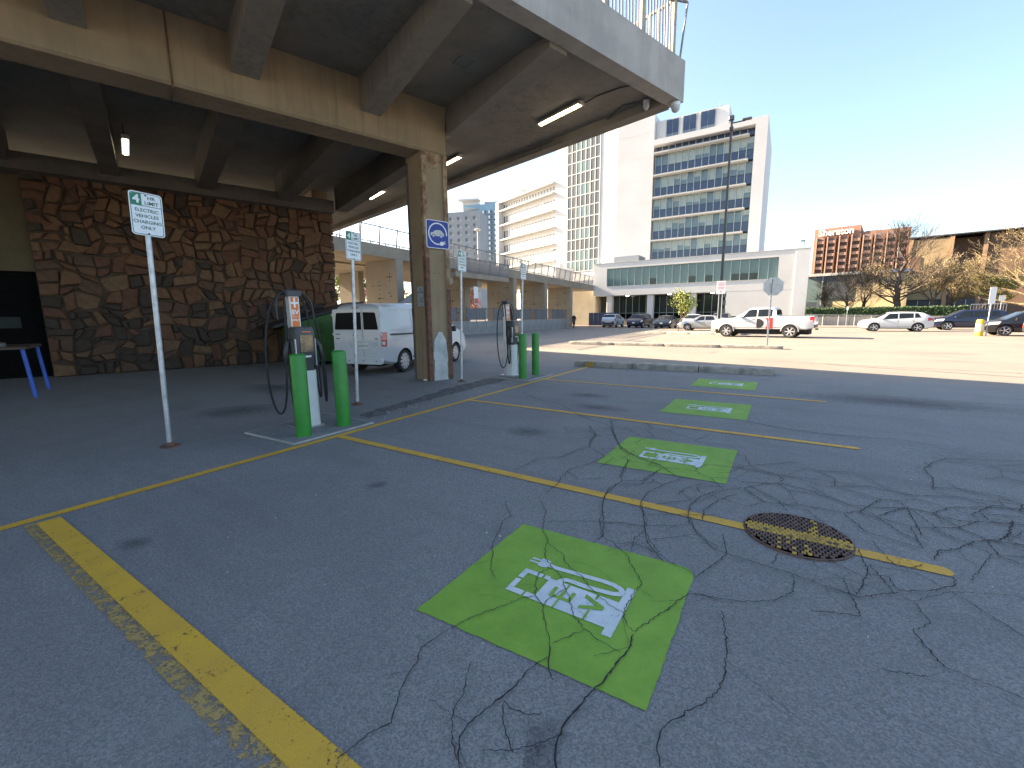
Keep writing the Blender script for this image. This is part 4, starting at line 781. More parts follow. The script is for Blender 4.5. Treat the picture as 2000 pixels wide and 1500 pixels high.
def build_car(name, label, cat, loc, rz, sp, mat, group=None):
    c = Car(sp); t = thing(name, label, cat, (*loc, 0), rz, group); h = sp['L']/2; W = sp['W']; wr = sp['wr']
    b = inst('body', c.body(mat), t)
    ty, rm, hs = wheel_mesh(wr, sp.get('tw', .22), sp.get('spokes', 5))
    for xa in sp['axles']:
        for sd in (1, -1):
            w = inst('wheel', ty, t, (xa, sd*(W/2-.125), wr), 0 if sd > 0 else R(180)); inst('rim', rm, w); inst('hub_shade', hs, w)
    gl = sp.get('glass', GLASS_CAR)
    if 'ws' in sp: obj('windscreen', c.across(*sp['ws'], 6.25), gl, t, smooth=40)
    if 'rw' in sp: obj('rear_window', c.across(*sp['rw'], 6.35), gl, t, smooth=40)
    for sd in (1, -1):
        for w in sp['side']: obj('side_window', c.patch(w[0], w[1], 5.13, 5.93, sd, x0b=w[2] if len(w) > 2 else None, x1b=w[3] if len(w) > 3 else None), gl, t, smooth=40)
        for x in sp.get('seams', []): obj('door_seam', c.patch(x-.006, x+.006, 2.2, 5.9 if sp.get('van') else 5.0, sd, .003, 1, 6), WELL, t)
        for x in sp.get('handles', []): obj('door_handle', MB().cbox(x, sd*(c.side_y(x, sp['hz'])+.012), sp['hz'], .18, .03, .03), sp.get('hmat', mat), t)
        if 'mirror' in sp:
            x, z = sp['mirror']; y = c.side_y(x, z); obj('mirror', MB().bbox(x-.07, min(sd*(y+.02), sd*(y+.22)), z, x+.06, max(sd*(y+.02), sd*(y+.22)), z+.17, .03), sp.get('mmat', mat), t)
        obj('headlight', c.patch(h-.06, h-sp.get('hl', .55), 4.0, 5.2, sd, .006, 6, 3, h-.12, h-sp.get('hl', .55)-.1), HEADL, t, smooth=40)
        if not sp.get('notail'): obj('taillight', c.patch(-h+.02, -h+sp.get('tl', .40), 3.9, 5.05, sd, .006, 5, 3), TAIL, t, smooth=40)
        obj('sill', c.patch(sp['axles'][1]+wr*1.2, sp['axles'][0]-wr*1.2, 1.3, 2.35, sd, .006, 6, 2), sp.get('sillm', BLACKP), t)
    zf = ip(sp['bot'], h); zt = ip(sp['top'], h)
    obj('front_grille', MB().bbox(h-.04, -W*.27, zf+.10, h+.012, W*.27, zf+.10+(zt-zf)*.45, .01), BLACKP, t)
    obj('front_plate', MB().box(h+.013, -.15, zf+.18, h+.02, .15, zf+.33), PLATE, t)
    zr = ip(sp['bot'], -h); ztr = ip(sp['top'], -h)
    if not sp.get('van'):
        obj('rear_plate', MB().box(-h-.012, -.15, zr+(ztr-zr)*.50, -h-.004, .15, zr+(ztr-zr)*.50+.15), PLATE, t); obj('rear_bumper', MB().bbox(-h-.03, -W*.40, zr+.02, -h+.1, W*.40, zr+.22, .02), BLACKP, t)
        if not sp.get('notail'):
            for sd in (1, -1): obj('rear_lamp', MB().bbox(-h-.014, min(sd*W*.25, sd*W*.41), ztr-.36, -h+.02, max(sd*W*.25, sd*W*.41), ztr-.20, .01), TAIL, t)
    obj('underbody', MB().box(-h+.25, -W/2+.35, .22, h-.25, W/2-.35, ip(sp['bot'], 0)+.06), WELL, t)
    return t, c
SUV = dict(L=4.55, W=1.86, wr=.36, axles=(1.40, -1.30), bot=[(-2.28, .42), (-1.9, .26), (1.95, .26), (2.28, .38)], tum=.27,
    top=[(-2.275, .98), (-2.24, 1.12), (-2.12, 1.28), (-1.80, 1.60), (-1.55, 1.66), (-.4, 1.69), (.45, 1.65), (.75, 1.56), (1.42, 1.10), (2.0, .98), (2.2, .86), (2.275, .72)], belt=[(-2.2, 1.10), (0, 1.02), (2.2, .92)],
    ws=(.74, 1.36), rw=(-2.10, -1.78), side=[(-.02, .95, -.02, .55), (-1.02, -.10), (-1.60, -1.10, -1.50, -1.10)], seams=(1.1, -.06, -1.05), handles=(.12, -.90), hz=.93, mirror=(1.0, 1.02))
SED = dict(L=4.65, W=1.82, wr=.33, axles=(1.42, -1.30), bot=[(-2.32, .40), (-1.9, .20), (1.95, .20), (2.32, .34)], tum=.33,
    top=[(-2.325, .88), (-2.28, 1.02), (-1.75, 1.08), (-1.0, 1.38), (-.6, 1.44), (.1, 1.45), (.45, 1.40), (1.25, 1.00), (2.0, .86), (2.22, .74), (2.325, .62)], belt=[(-2.2, 1.0), (0, .94), (2.2, .82)],
    ws=(.48, 1.20), rw=(-1.65, -1.03), side=[(-.05, .80, -.05, .35), (-1.0, -.13, -.78, -.13)], seams=(1.0, -.09, -1.0), handles=(.08, -.88), hz=.84, mirror=(.85, .92))
HAT = dict(SUV, L=4.45, W=1.80, wr=.34, axles=(1.36, -1.30), bot=[(-2.22, .42), (-1.9, .24), (1.95, .24), (2.22, .36)],
    top=[(-2.22, .95), (-2.18, 1.05), (-1.95, 1.25), (-1.62, 1.46), (-1.2, 1.53), (-.3, 1.56), (.35, 1.53), (.62, 1.46), (1.35, 1.03), (1.95, .92), (2.15, .80), (2.22, .66)], belt=[(-2.2, 1.12), (0, .97), (2.2, .86)],
    ws=(.62, 1.30), rw=(-1.92, -1.58), side=[(-.05, .90, -.05, .50), (-.98, -.13), (-1.45, -1.06, -1.25, -1.06)], seams=(1.05, -.09, -1.02), handles=(.10, -.88), hz=.88, mirror=(.95, .96))
VAN = dict(L=4.73, W=1.70, wr=.31, tw=.20, spokes=10, axles=(1.48, -1.45), van=1, notail=1, nose=.10, tum=.13, bot=[(-2.36, .36), (-2.0, .26), (2.0, .22), (2.36, .32)],
    top=[(-2.365, 1.66), (-2.34, 1.76), (-2.25, 1.82), (-1.6, 1.86), (-.4, 1.87), (.35, 1.82), (.68, 1.72), (1.55, 1.14), (1.85, 1.06), (2.2, .92), (2.32, .78), (2.365, .66)], belt=[(-2.4, 1.12), (.5, 1.10), (1.4, 1.0), (2.2, .86)],
    ws=(.70, 1.48), side=[(.28, 1.15, .28, .78), (-.98, .20, -.90, .20)], seams=(1.0, .24, -1.03), handles=(.40,), hz=.98, mirror=(1.12, 1.02), mmat=BLACKP)
TRK = dict(L=5.89, W=2.03, wr=.405, tw=.28, spokes=6, axles=(1.95, -1.73), tum=.22, nose=.08, bot=[(-2.945, .62), (-2.6, .52), (2.5, .48), (2.945, .50)],
    top=[(-2.945, 1.30), (-2.90, 1.37), (-1.08, 1.36), (-.96, 1.42), (-.90, 1.80), (-.78, 1.90), (-.4, 1.94), (.45, 1.93), (.72, 1.86), (1.50, 1.28), (2.55, 1.20), (2.85, 1.10), (2.945, .86)], belt=[(-2.945, 1.34), (-1, 1.30), (1.4, 1.24), (2.8, 1.05)],
    ws=(.72, 1.42), rw=(-.955, -.905), side=[(.18, 1.05, .18, .66), (-.70, .10)], seams=(1.22, .14, -.95), handles=(.34, -.55), hz=1.16, mirror=(1.08, 1.24), hl=.40, tl=.22, hmat=BLACKP)
# white cargo van parked beyond the charger
P_WHITE = paint('white', (.52, .54, .56)); P_NAVY = paint('navy', (.006, .010, .028)); P_BLACK = paint('black', (.008, .009, .012)); P_SILV = paint('silver', (.36, .38, .40), .5)
P_BLUEG = paint('blue_grey', (.022, .034, .05), .3); P_RED = paint('red', (.25, .02, .02)); P_DBLUE = paint('dark_blue', (.007, .013, .042), .1); P_GREY = paint('grey', (.12, .13, .14), .4)
van, vc = build_car('cargo_van', 'white cargo van with dark rear windows parked behind the tan pillar', 'van', (-10.10, 9.85), R(101.4), VAN, P_WHITE); van.scale = (1.02, 1.02, 1.035)
hx = -2.366
def back(name, y0, y1, z0, z1, mat, d=.006, r=.02, par=van): return obj(name, MB().extr([(hx-d, y, z) for y, z in rrect(y1-y0, z1-z0, r, 3, (y0+y1)/2, (z0+z1)/2)], (d+.01, 0, 0)), mat, par)
rd = back('rear_door', -.20, .755, .47, 1.70, P_WHITE, .010, .04); rd2 = back('rear_door', -.755, -.212, .47, 1.70, P_WHITE, .010, .04)
wd = [(-.155, 1.16), (.66, 1.16), (.60, 1.62), (-.155, 1.64)]
obj('rear_window', MB().extr([(hx-.016, y, z) for y, z in [(-.17, 1.18), (.685, 1.18), (.69, 1.22), (.63, 1.58), (.60, 1.61), (-.17, 1.62)]], (.006, 0, 0)), GLASS_D, rd)
obj('rear_window', MB().extr([(hx-.016, y, z) for y, z in [(-.245, 1.18), (-.685, 1.18), (-.69, 1.22), (-.63, 1.58), (-.60, 1.61), (-.245, 1.62)]], (.006, 0, 0)), GLASS_D, rd2)
back('window_gap', -.2115, -.2005, .5, 1.68, WELL, .0105, .001)
pr = back('plate_recess', -.66, -.02+.3, .66, .88, M('recess_white', (.50, .52, .54), .4), .013, .02); back('number_plate', -.34, -.04, .69, .84, PLATE, .018, .008)
inst('plate_text', text_mesh('AX-81276', .075, BLACKP), van, (hx-.0195, -.19, .765), (R(90), 0, R(-90)))
back('recess_lip', -.66, .28, .885, .925, P_WHITE, .022, .01)
m = MB()
for i, q in enumerate(stroke([(.055*math.cos(a*.33), .055*math.sin(a*.33)) for a in range(20)], .016)): m.extr([(hx-.016, .04+x, 1.04+z) for x, z in q], (.004, 0, 0))
m.extr([(hx-.018, .04+x, 1.04+z) for x, z in ((-.07, -.012), (.07, -.012), (.07, .012), (-.07, .012))], (.004, 0, 0)); obj('round_badge', m, DARKG, van)
for (y, z, w) in ((.62, 1.06, .16), (.62, .95, .13), (-.62, .95, .10)): back('badge', y-w/2, y+w/2, z-.011, z+.011, DARKG, .013, .004)
back('rear_bumper', -.80, .80, .30, .455, P_WHITE, .055, .05); m = MB()
for y in (-.62, -.22, .25, .62): m.cyl((hx-.058, y, .385), (hx-.050, y, .385), .017, n=10)
obj('parking_sensor', m, BLACKP, van)
back('brake_lamp', -.09, .09, 1.72, 1.755, TAIL, .02, .01)
for sd in (1, -1):
    for z in (.62, 1.06, 1.56): obj('door_hinge', MB().bbox(hx-.02, sd*.775-.012, z-.03, hx+.03, sd*.775+.012, z+.03, .006), P_WHITE, van)
    m = vc.patch(-2.36, -2.20, 3.35, 5.02, sd, .012, 4, 5, -2.36, -2.14); obj('taillight', m, TAIL, van, smooth=40)
    obj('reverse_lens', vc.patch(-2.35, -2.25, 3.5, 3.85, sd, .018, 2, 2), HEADL, van)
    obj('slide_rail', vc.patch(-2.05, -.70, 4.62, 4.86, sd, .010, 8, 1), BLACKP, van)
    obj('panel_crease', vc.patch(-2.0, -.66, 5.06, 5.12, sd, .004, 6, 1), M('crease_white', (.46, .48, .50), .4), van)
    obj('panel_crease', vc.patch(-2.0, -.66, 5.86, 5.90, sd, .004, 6, 1), M('crease_white', (.46, .48, .50)), van)
# pickup truck in the sun
trk, tc_ = build_car('pickup_truck', 'white pickup truck with black and red door graphic in the sunny lot', 'pickup', (-1.25, 33.3), R(171), TRK, P_WHITE)
def decal(name, pts, mat, sd=1): m = MB(); m.poly([(x, sd*(tc_.side_y(x, z)+.006), z) for x, z in pts]); return obj(name, m, mat, trk)
def strip_decal(name, zs, fx0, fx1, mat):
    m = MB()
    for z0, z1 in zip(zs, zs[1:]): m.poly([(x, tc_.side_y(x, z)+.007, z) for x, z in ((fx0(z0), z0), (fx1(z0), z0), (fx1(z1), z1), (fx0(z1), z1))])
    obj(name, m, mat, trk)
zs = [.60+.62*i/12 for i in range(13)]
strip_decal('black_half_disc', zs, lambda z: .125, lambda z: .125-.40*math.sqrt(max(0, 1-((z-.91)/.32)**2)), BLACKP)
strip_decal('red_panel', [.58+.70*i/12 for i in range(13)], lambda z: -.36-.10*(1-((z-.91)/.34)**2)+.0, lambda z: -.78, M('decal_red', (.55, .03, .02), .4))
strip_decal('door_lettering', [.985, 1.015], lambda z: 1.0, lambda z: .45, DARKG)
obj('bed_floor', MB().box(-2.80, -.80, 1.372, -1.12, .80, 1.385), BLACKP, trk); obj('hitch', MB().bbox(-3.10, -.06, .50, -2.94, .06, .60, .01), BLACKP, trk)
obj('tail_lamp_tall', MB().bbox(-2.952, .86, .96, -2.90, .985, 1.30, .01).bbox(-2.952, -.985, .96, -2.90, -.86, 1.30, .01), TAIL, trk)
for xa in TRK['axles']:
    for sd in (1, -1): obj('arch_trim', MB().tube([(xa+.475*math.cos(a), sd*(tc_.side_y(xa, 1.0)+.0), .405+.475*math.sin(a)) for a in [math.pi*k/14 for k in range(15)]], .028, 6), M('arch_grey', (.30, .31, .32), .6), trk)
build_car('white_suv', 'white SUV seen from behind near the walkway end', 'car', (-18.75, 54.2), R(93), SUV, P_WHITE)
build_car('dark_suv', 'dark navy SUV facing the camera below the white podium', 'car', (-15.0, 53.0), R(-92), SUV, P_NAVY)
build_car('blue_sedan', 'blue grey sedan facing the camera between the dark SUV and young tree', 'car', (-11.6, 51.8), R(-90), SED, P_BLUEG)
build_car('white_sedan', 'white car facing the camera half hidden by the young tree', 'car', (-8.7, 52.0), R(-88), HAT, P_WHITE)
build_car('silver_sedan', 'silver sedan parked side-on behind the beige bollard', 'car', (-6.35, 44.6), R(176), SED, P_SILV)
build_car('grey_suv', 'dark grey SUV roof showing behind the silver sedan', 'car', (-6.0, 53.0), R(-90), SUV, P_GREY)
s_, c_ = build_car('white_hatchback', 'white hatchback with roof rails parked in the sun before the hedge', 'car', (7.55, 46.4), R(181), HAT, P_WHITE)
for sd in (1, -1): obj('roof_rail', MB().tube([(-1.2, sd*.56, 1.53), (-1.1, sd*.56, 1.60), (.2, sd*.56, 1.61), (.35, sd*.56, 1.54)], .018, 5), DARKG, s_)
build_car('blue_suv', 'dark blue SUV parked at the end of the hedge', 'car', (13.0, 51.0), R(180), SUV, P_DBLUE)
build_car('black_hatchback', 'black car nosing in behind the yellow bollard', 'car', (13.0, 39.9), R(180), HAT, P_BLACK)
build_car('red_car', 'red car cut off by the right edge of the picture', 'car', (13.75, 35.3), R(2), SED, P_RED)
# ------------------------------------------------------------------ buildings
WHITE_W = M('white_render', (.53, .525, .51), .8, .05, .25, bump=.05); WHITE_C = M('white_cladding', (.54, .54, .54), .7, .05, .2)
LEDGE = M('ledge_white', (.42, .42, .41), .7, .06, .5); GL_DARK = M('spandrel_glass', (.022, .040, .085), .12, .25, .6, spec=.7)
GL_LIGHT = M('vision_glass', (.11, .17, .19), .1, col2=(.06, .10, .13), scale=.5, spec=.7); GL_BLIND = M('blind_glass', (.24, .30, .30), .2, .10, .6, spec=.6)
GL_GREEN = M('green_glass', (.10, .17, .165), .1, col2=(.055, .105, .105), scale=.35, spec=.7); GL_DG = M('dark_green_glass', (.02, .035, .033), .12, .35, .4, spec=.6)
MULL = M('mullion', (.36, .40, .40), .5); GREYST = M('grey_stone_glass', (.065, .075, .08), .3, .12, .5); TEAL = M('teal_glass', (.12, .17, .17), .2, .12, .4)
def unit_pane(mat, d=.03): return MB().box(0, 0, 0, 1, d, 1).mesh('pane', mat)
PANES = {}
def pane(mat): 
    if mat.name not in PANES: PANES[mat.name] = unit_pane(mat)
    return PANES[mat.name]
def pane_obj(mat, parent, x0, x1, y, z0, z1, name='window_pane'): return inst(name, pane(mat), parent, (x0, y, z0), None, (x1-x0, 1, z1-z0))
# podium
pod = thing('podium_building', 'low white podium building with a long band of green windows', 'building', (0, 63, 0))
m = MB(); m.box(-25, .0, 8.35, 2.0, 22, 9.12).box(-25, 0, 4.42, 2.0, 22, 5.75).box(-25, 0, 5.751, -22.95, 22, 8.349).box(-1.15, 0, 5.751, 2.0, 22, 8.349).box(-22.94, .6, 5.751, -1.16, 22, 8.349); obj('upper_wall', m, WHITE_W, pod)
obj('parapet_cap', MB().box(-25.06, -.06, 9.121, 2.06, 22.05, 9.2), LEDGE, pod); obj('end_wall', MB().box(-6.75, .01, 1.25, 1.99, 22, 4.419), WHITE_W, pod)
obj('corner_pilaster', MB().box(.62, -.10, 1.2, 1.98, -.002, 8.9), WHITE_C, pod)
n = 21; w = 21.78/n; r_ = random.Random(5)
for i in range(n):
    x0 = -22.94+i*w; q = r_.random(); zz = 6.65 if q < .45 else 5.78
    pane_obj(GL_GREEN, pod, x0+.035, x0+w-.035, .25, zz, 8.33)
    if q < .45: pane_obj(GL_DG, pod, x0+.035, x0+w-.035, .252, 5.78, zz-.01)
    obj('mullion', MB().box(x0-.03, .16, 5.76, x0+.03, .42, 8.34), MULL, pod)
obj('window_sill', MB().box(-22.94, -.05, 5.70, -1.15, .2, 5.775), LEDGE, pod)
obj('ground_floor_core', MB().box(-24.9, 3.3, 0, -6.76, 22, 4.41), M('core_dark', (.05, .06, .06), .8), pod)
for i in range(15):
    x0 = -21.9+i*1.01
    pane_obj(GL_DG, pod, x0+.03, x0+.98, 3.2, 1.85, 4.35); pane_obj(GLASS_D, pod, x0+.03, x0+.98, 3.2, 1.05, 1.80)
    obj('mullion', MB().box(x0-.03, 3.1, 1.0, x0+.03, 3.28, 4.40), MULL, pod)
obj('transom', MB().box(-21.9, 3.12, 1.80, -6.8, 3.26, 1.86), MULL, pod)
for x in (-22.6, -16.55, -10.85): obj('column', MB().bbox(x-.42, .35, .98, x+.42, 1.2, 4.419, .04), WHITE_W, pod)
obj('dock_base', MB().box(-25, -.35, 0, 1.6, 3.4, .98), M('dock_concrete', (.20, .18, .155), .9, col2=(.12, .11, .10), scale=.8), pod)
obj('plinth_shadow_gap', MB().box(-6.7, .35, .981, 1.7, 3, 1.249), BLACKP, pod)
for x in (-20.3, -14.2, -8.6): obj('soffit_lamp', MB().cyl((x, 1.8, 4.36), (x, 1.8, 4.415), .25, n=12), emis('downlight', (1, .92, .75), 2.0), pod)
obj('side_wall', MB().box(-29.5, 1.0, 0, -25.05, 9, 5.35), M('tan_wall', (.42, .37, .28), .85, .1, .6), pod)
obj('roof_lamp', MB().cyl((1.3, .4, 9.2), (1.3, .4, 10.0), .03, n=6).bbox(.9, .3, 9.98, 1.35, .5, 10.12, .02), DARKG, pod)
# tower
tow = thing('office_tower', 'tall white office tower with navy banded windows', 'building', (0, 70, 0))
obj('tower_core', MB().box(-18.58, .8, 0, -5.2, 14, 26.4), M('core_dark', (.05, .06, .06)), tow)
obj('left_shaft', MB().prism([(-24.2, 0), (-18.6, 0), (-18.6, 14), (-23.2, 14)], 0, 31.2), WHITE_C, tow)
for k in range(9): obj('panel_joint', MB().box(-24.19, -.006, 3.3*k+2.2, -18.62, -.001, 3.3*k+2.215), M('joint_grey', (.5, .5, .5), .8), tow)
obj('right_fin', MB().box(-5.19, -.75, 0, -3.75, 14, 27.2), WHITE_C, tow); obj('top_band', MB().box(-18.59, -.75, 26.41, -5.195, 14, 27.19), WHITE_C, tow)
obj('penthouse', MB().box(-18.55, 1.0, 27.2, -8.7, 12, 30.3), WHITE_C, tow)
for (a, b) in ((-17.1, -15.35), (-14.75, -12.95), (-12.35, -10.45)):
    obj('window_surround', MB().box(a-.1, .93, 27.3, b+.1, .999, 30.2), LEDGE, tow)
    for s in (0, 1): x0 = a+s*(b-a)/2; pane_obj(GL_DARK, tow, x0+.03, x0+(b-a)/2-.03, .88, 28.15, 30.1); pane_obj(GL_LIGHT, tow, x0+.03, x0+(b-a)/2-.03, .88, 27.35, 28.1)
obj('roof_mast', MB().cyl((-10.2, 3, 30.3), (-10.2, 3, 31.6), .04, n=5).cyl((-10.5, 3, 31.2), (-9.9, 3, 31.2), .02, n=4), DARKG, tow)
N = 14; w = (18.4-5.25)/N
for f in range(-1, 6):
    z = 9.70+3.15*f if f >= 0 else 6.55
    z = 9.70+3.15*f
    if z > 7: obj('floor_ledge', MB().box(-18.55, -.55, z-.14, -5.9, .55, z+.06), LEDGE, tow)
    for i in range(N):
        x0 = -18.4+i*w
        pane_obj(GL_DARK, tow, x0+.04, x0+w-.04, .50, z+.12, z+1.40, 'spandrel_panel')
        if f < 5:
            q = r_.random(); zb = z+1.46+(r_.uniform(.3, .9) if q < .35 else 0)
            pane_obj(GL_BLIND if q < .75 else GL_LIGHT, tow, x0+.04, x0+w-.04, .50, zb, z+2.98)
            if zb > z+1.5: pane_obj(GL_LIGHT, tow, x0+.04, x0+w-.04, .503, z+1.46, zb-.01)
for i in range(N+1): obj('mullion', MB().box(-18.4+i*w-.035, .40, 6.6, -18.4+i*w+.035, .56, 26.4), MULL, tow)
obj('roof_plant', MB().prism([(-22.8, -4.5), (-19.0, -4.5), (-19.0, -1), (-22.8, -1)], 9.2, 10.3), M('plant_grey', (.22, .24, .27), .7), tow)
# glazed stair bay: plane turned towards the sun
a1 = math.atan2(.177, -.984)
bay_ = thing('glazed_wing', 'white wing with a tall gridded curtain wall beside the tower', 'building', (-24.2, 70, 0), a1)   # local x runs away to the left, facing local +y... built on y<0
bay_.rotation_euler = (0, 0, a1+math.pi)    # local x points back to the tower, local -y faces the lot
LX = -12.1
obj('white_wall', MB().box(LX, .02, 0, -.001, 14, 31.0), WHITE_C, bay_)
g0, g1 = -9.45, -3.05; nc = 7; w = (g1-g0)/nc
for r in range(12):
    z0 = 9.15+1.79*r
    for c in range(nc):
        mat = TEAL if (c in (2, 3, 4) and r % 2 == 1) or r == 0 else GREYST
        pane_obj(mat, bay_, g0+c*w+.07, g0+(c+1)*w-.07, -.06, z0+.06, z0+1.73)
for c in range(nc+1): obj('mullion', MB().box(g0+c*w-.05, -.12, 9.1, g0+c*w+.05, .019, 30.7), WHITE_C, bay_)
for r in range(13): obj('transom', MB().box(g0, -.11, 9.15+1.79*r-.05, g1, .018, 9.15+1.79*r+.05), WHITE_C, bay_)
obj('low_roof_box', MB().box(-13.5, -6, 0, -7.5, -1, 9.6).box(-9, -4, 9.6, -8.2, -3, 10.4), WHITE_C, bay_)
# long wing with sun ledges
e = Vector((-36.1, 72.1)); a2 = math.atan2(.375, -.927)
wing = thing('long_wing', 'long white wing with rows of small windows under deep ledges', 'building', (e.x, e.y, 0), a2+math.pi)
WL = -17.3
obj('wing_wall', MB().box(WL+.4, .3, 0, -.02, 12, 24.7), WHITE_C, wing); obj('end_fin', MB().box(WL-.5, -.9, 0, WL+.38, 12, 24.9), WHITE_C, wing); obj('roof_slab', MB().box(WL+.4, -.7, 24.71, -.02, 12, 24.95), LEDGE, wing)
for k in range(6):
    z = 23.1-2.9*k
    obj('sun_ledge', MB().box(WL+.45, -.75, z-.12, -.05, .29, z+.12), LEDGE, wing)
    for i in range(19):
        x0 = WL+.75+i*.86; dark = k >= 3 and i > 11
        pane_obj(GL_GREEN if dark else GREYST, wing, x0, x0+.52, .27, z-2.35, z-1.0)
        if k == 0: pane_obj(GREYST, wing, x0, x0+.52, .27, z+.35, z+1.25)
obj('roof_canopy', MB().prism([(-14.5, 2), (-11.5, 1.2), (-10.6, 4), (-13.6, 5)], 26.2, 26.5).cyl((-12.5, 3, 24.9), (-12.5, 3, 26.2), .15, n=6), M('canopy_grey', (.4, .4, .38), .7), wing)
# two far towers
ft = thing('grey_tower', 'plain grey apartment tower behind the walkway', 'building', (-213, 250, 0), R(20))
G1 = M('tower_grey', (.27, .29, .31), .85, .06, .05); obj('tower_wall', MB().box(0, 0, 0, 25, 20, 76), G1, ft)
WD = M('far_window', (.10, .12, .14), .3, .2, .1); BAL = M('far_balcony', (.36, .38, .40), .8)
for r in range(11):
    for c in range(4):
        pane_obj(WD, ft, 2+c*6.0, 3.6+c*6.0, -.3, 70.4-5*r, 72.6-5*r); pane_obj(BAL, ft, 3.9+c*6.0, 5.6+c*6.0, -.3, 69.4-5*r, 70.8-5*r, 'balcony')
bt = thing('blue_tower', 'blue glass hotel tower farthest behind the grey tower', 'building', (-237, 300, 0), R(25))
GB = M('tower_blue', (.22, .36, .46), .25, .1, .05); obj('tower_wall', MB().prism([(0, 0), (16, -3), (30, -2), (42, 2), (42, 26), (0, 26)], 0, 94), GB, bt)
obj('roof_wing', MB().prism([(-3, -5), (14, -6), (15, 2), (-3, 3)], 97, 98.2).box(0, -2, 94, 14, 4, 97), M('roof_white', (.5, .52, .55), .7), bt); obj('crown', MB().box(18, 2, 94.01, 30, 12, 97), BAL, bt)
for r in range(11):
    z = 88-4.2*r
    for c in range(5):
        x0 = 17+c*5; pane_obj(WD, bt, x0, x0+3.3, -3.4, z-1.2, z+.9); pane_obj(WHITEM, bt, x0+.2, x0+1.6, -3.8, z-1.6, z+.7, 'curtain')
    obj('balcony_band', MB().box(16, -4.2, z-2.2, 42, -1, z-1.7), M('band_blue', (.20, .27, .36), .6), bt)
for r in range(5): obj('left_balcony', MB().box(1, -4.5, 90-4.2*r, 13, 1, 90.8-4.2*r), BAL, bt)
lb = thing('grey_hall', 'low grey curved-roof hall behind the walkway railing', 'building', (-95, 140, 0), R(20))
obj('hall_wall', MB().extr([(0, 0, 0), (0, 0, 19), (4, 0, 21.5), (10, 0, 22.5), (16, 0, 21.5), (20, 0, 19), (20, 0, 0)], (0, 20, 0)), M('hall_grey', (.23, .25, .27), .8), lb)
# hotel with a rooftop name
K = 180/140
ho = thing('brick_hotel', 'brick hotel with lit balconies and a white rooftop name', 'building', (0, 180, 0))
BR = M('brick_orange', (.25, .14, .10), .9, .10, .3); BRD = M('brick_dark', (.16, .08, .055), .9, .1, .3); zz = lambda z: 1.53+(z-1.53)*K
obj('hotel_wall', MB().box(4.9*K, 0, 0, 14.3*K, 25, zz(23.0)), BR, ho); obj('hotel_wall', MB().box(14.31*K, .5, 0, 23.6*K, 25, zz(21.3)), BR, ho)
obj('roof_shed', MB().box(15*K, 8, zz(21.31), 17.5*K, 14, zz(22.2)), DARKG, ho)
inst('hotel_name', text_mesh('Sheraton', 3.0, M('letter_white', (.9, .88, .86), .5), .05, .2, width=9.2), ho, (9.4*K, -.45, zz(21.85)), (R(90), 0, 0))
bal = MB().box(0, -1.5, 0, 1.75, 0, .9).mesh('balcony', M('balcony_pink', (.30, .19, .15), .8)); rec = pane(M('balcony_recess', (.20, .155, .145), .6))
cols = [5.75, 8.05, 10.5, 12.95, 15.2, 17.4, 19.6, 21.8]
for ci, cx in enumerate(cols):
    obj('pilaster_fin', MB().box(cx*K-.35, -1.8, zz(6), cx*K-.05, -.02, zz(20.7 if ci < 4 else 20.3)), M('fin_pale', (.38, .24, .17), .85), ho)
    obj('side_fin', MB().box(cx*K+1.8, -1.8, zz(6), cx*K+2.05, -.02, zz(20.7 if ci < 4 else 20.3)), BRD, ho)
    for r in range(9):
        z = zz(20.0)-2.05*r; 
        inst('balcony', bal, ho, (cx*K, 0, z-1.2)); inst('balcony_recess', rec, ho, (cx*K, -.06, z-.28), None, (1.75, 1, 1.05))
# glass pavilion between the podium and the hotel
gp = thing('glass_pavilion', 'glass fronted pavilion between the white podium and the bare trees', 'building', (0, 75, 0))
obj('pavilion_core', MB().box(2.0, .3, 0, 13, 12, 6.6), M('pavilion_cream', (.50, .40, .22), .85, .1, .3), gp); obj('roof_band', MB().box(1.9, -.3, 6.61, 13.2, 12, 6.95), LEDGE, gp)
pane_obj(TEAL, gp, 2.1, 4.0, .1, 2.4, 6.5); pane_obj(GREYST, gp, 4.15, 7.0, .1, 3.5, 6.5)
obj('mullion', MB().box(4.0, 0, 0, 4.14, .28, 6.6), MULL, gp); obj('low_block', MB().box(1.9, -3, 0, 4.0, -.5, 3.0), M('block_cream', (.55, .47, .36), .8), gp)
# tan hall with tall brick fins at the right
rb = thing('brown_hall', 'tan and brown brick hall with tall vertical fins at the right edge', 'building', (0, 80, 0))
TAN = M('hall_tan', (.33, .25, .14), .9, col2=(.26, .19, .11), scale=.35); BRN = M('hall_brown', (.17, .10, .065), .9, col2=(.135, .082, .055), scale=.4); DK = M('hall_dark', (.05, .05, .055), .6)
obj('wall_bay', MB().box(14.0, .2, 3.2, 17.55, 14, 11.2), TAN, rb); obj('wall_bay', MB().box(18.02, 2.5, 3.2, 20.7, 14, 11.25), BRN, rb); obj('wall_bay', MB().box(21.2, 1.0, 1.0, 44, 14, 11.4), BRN, rb)
for x, h, y0 in ((13.6, 11.3, .1), (17.56, 11.35, .1), (20.71, 11.45, .72)): obj('brick_fin', MB().box(x, y0, 0, x+.42, 3, h), M('fin_brick', (.32, .20, .12), .9, .08, .5), rb)
obj('roof_edge', MB().box(13.5, 0, 11.46, 44, 14, 11.6), DK, rb); obj('dark_glazing', MB().box(14.05, .4, 0, 20.7, 2.3, 3.19), DK, rb)
for x in (15.2, 16.4, 18.8, 19.8): obj('glazing_post', MB().box(x, .25, 0, x+.08, .39, 3.1), MULL, rb)
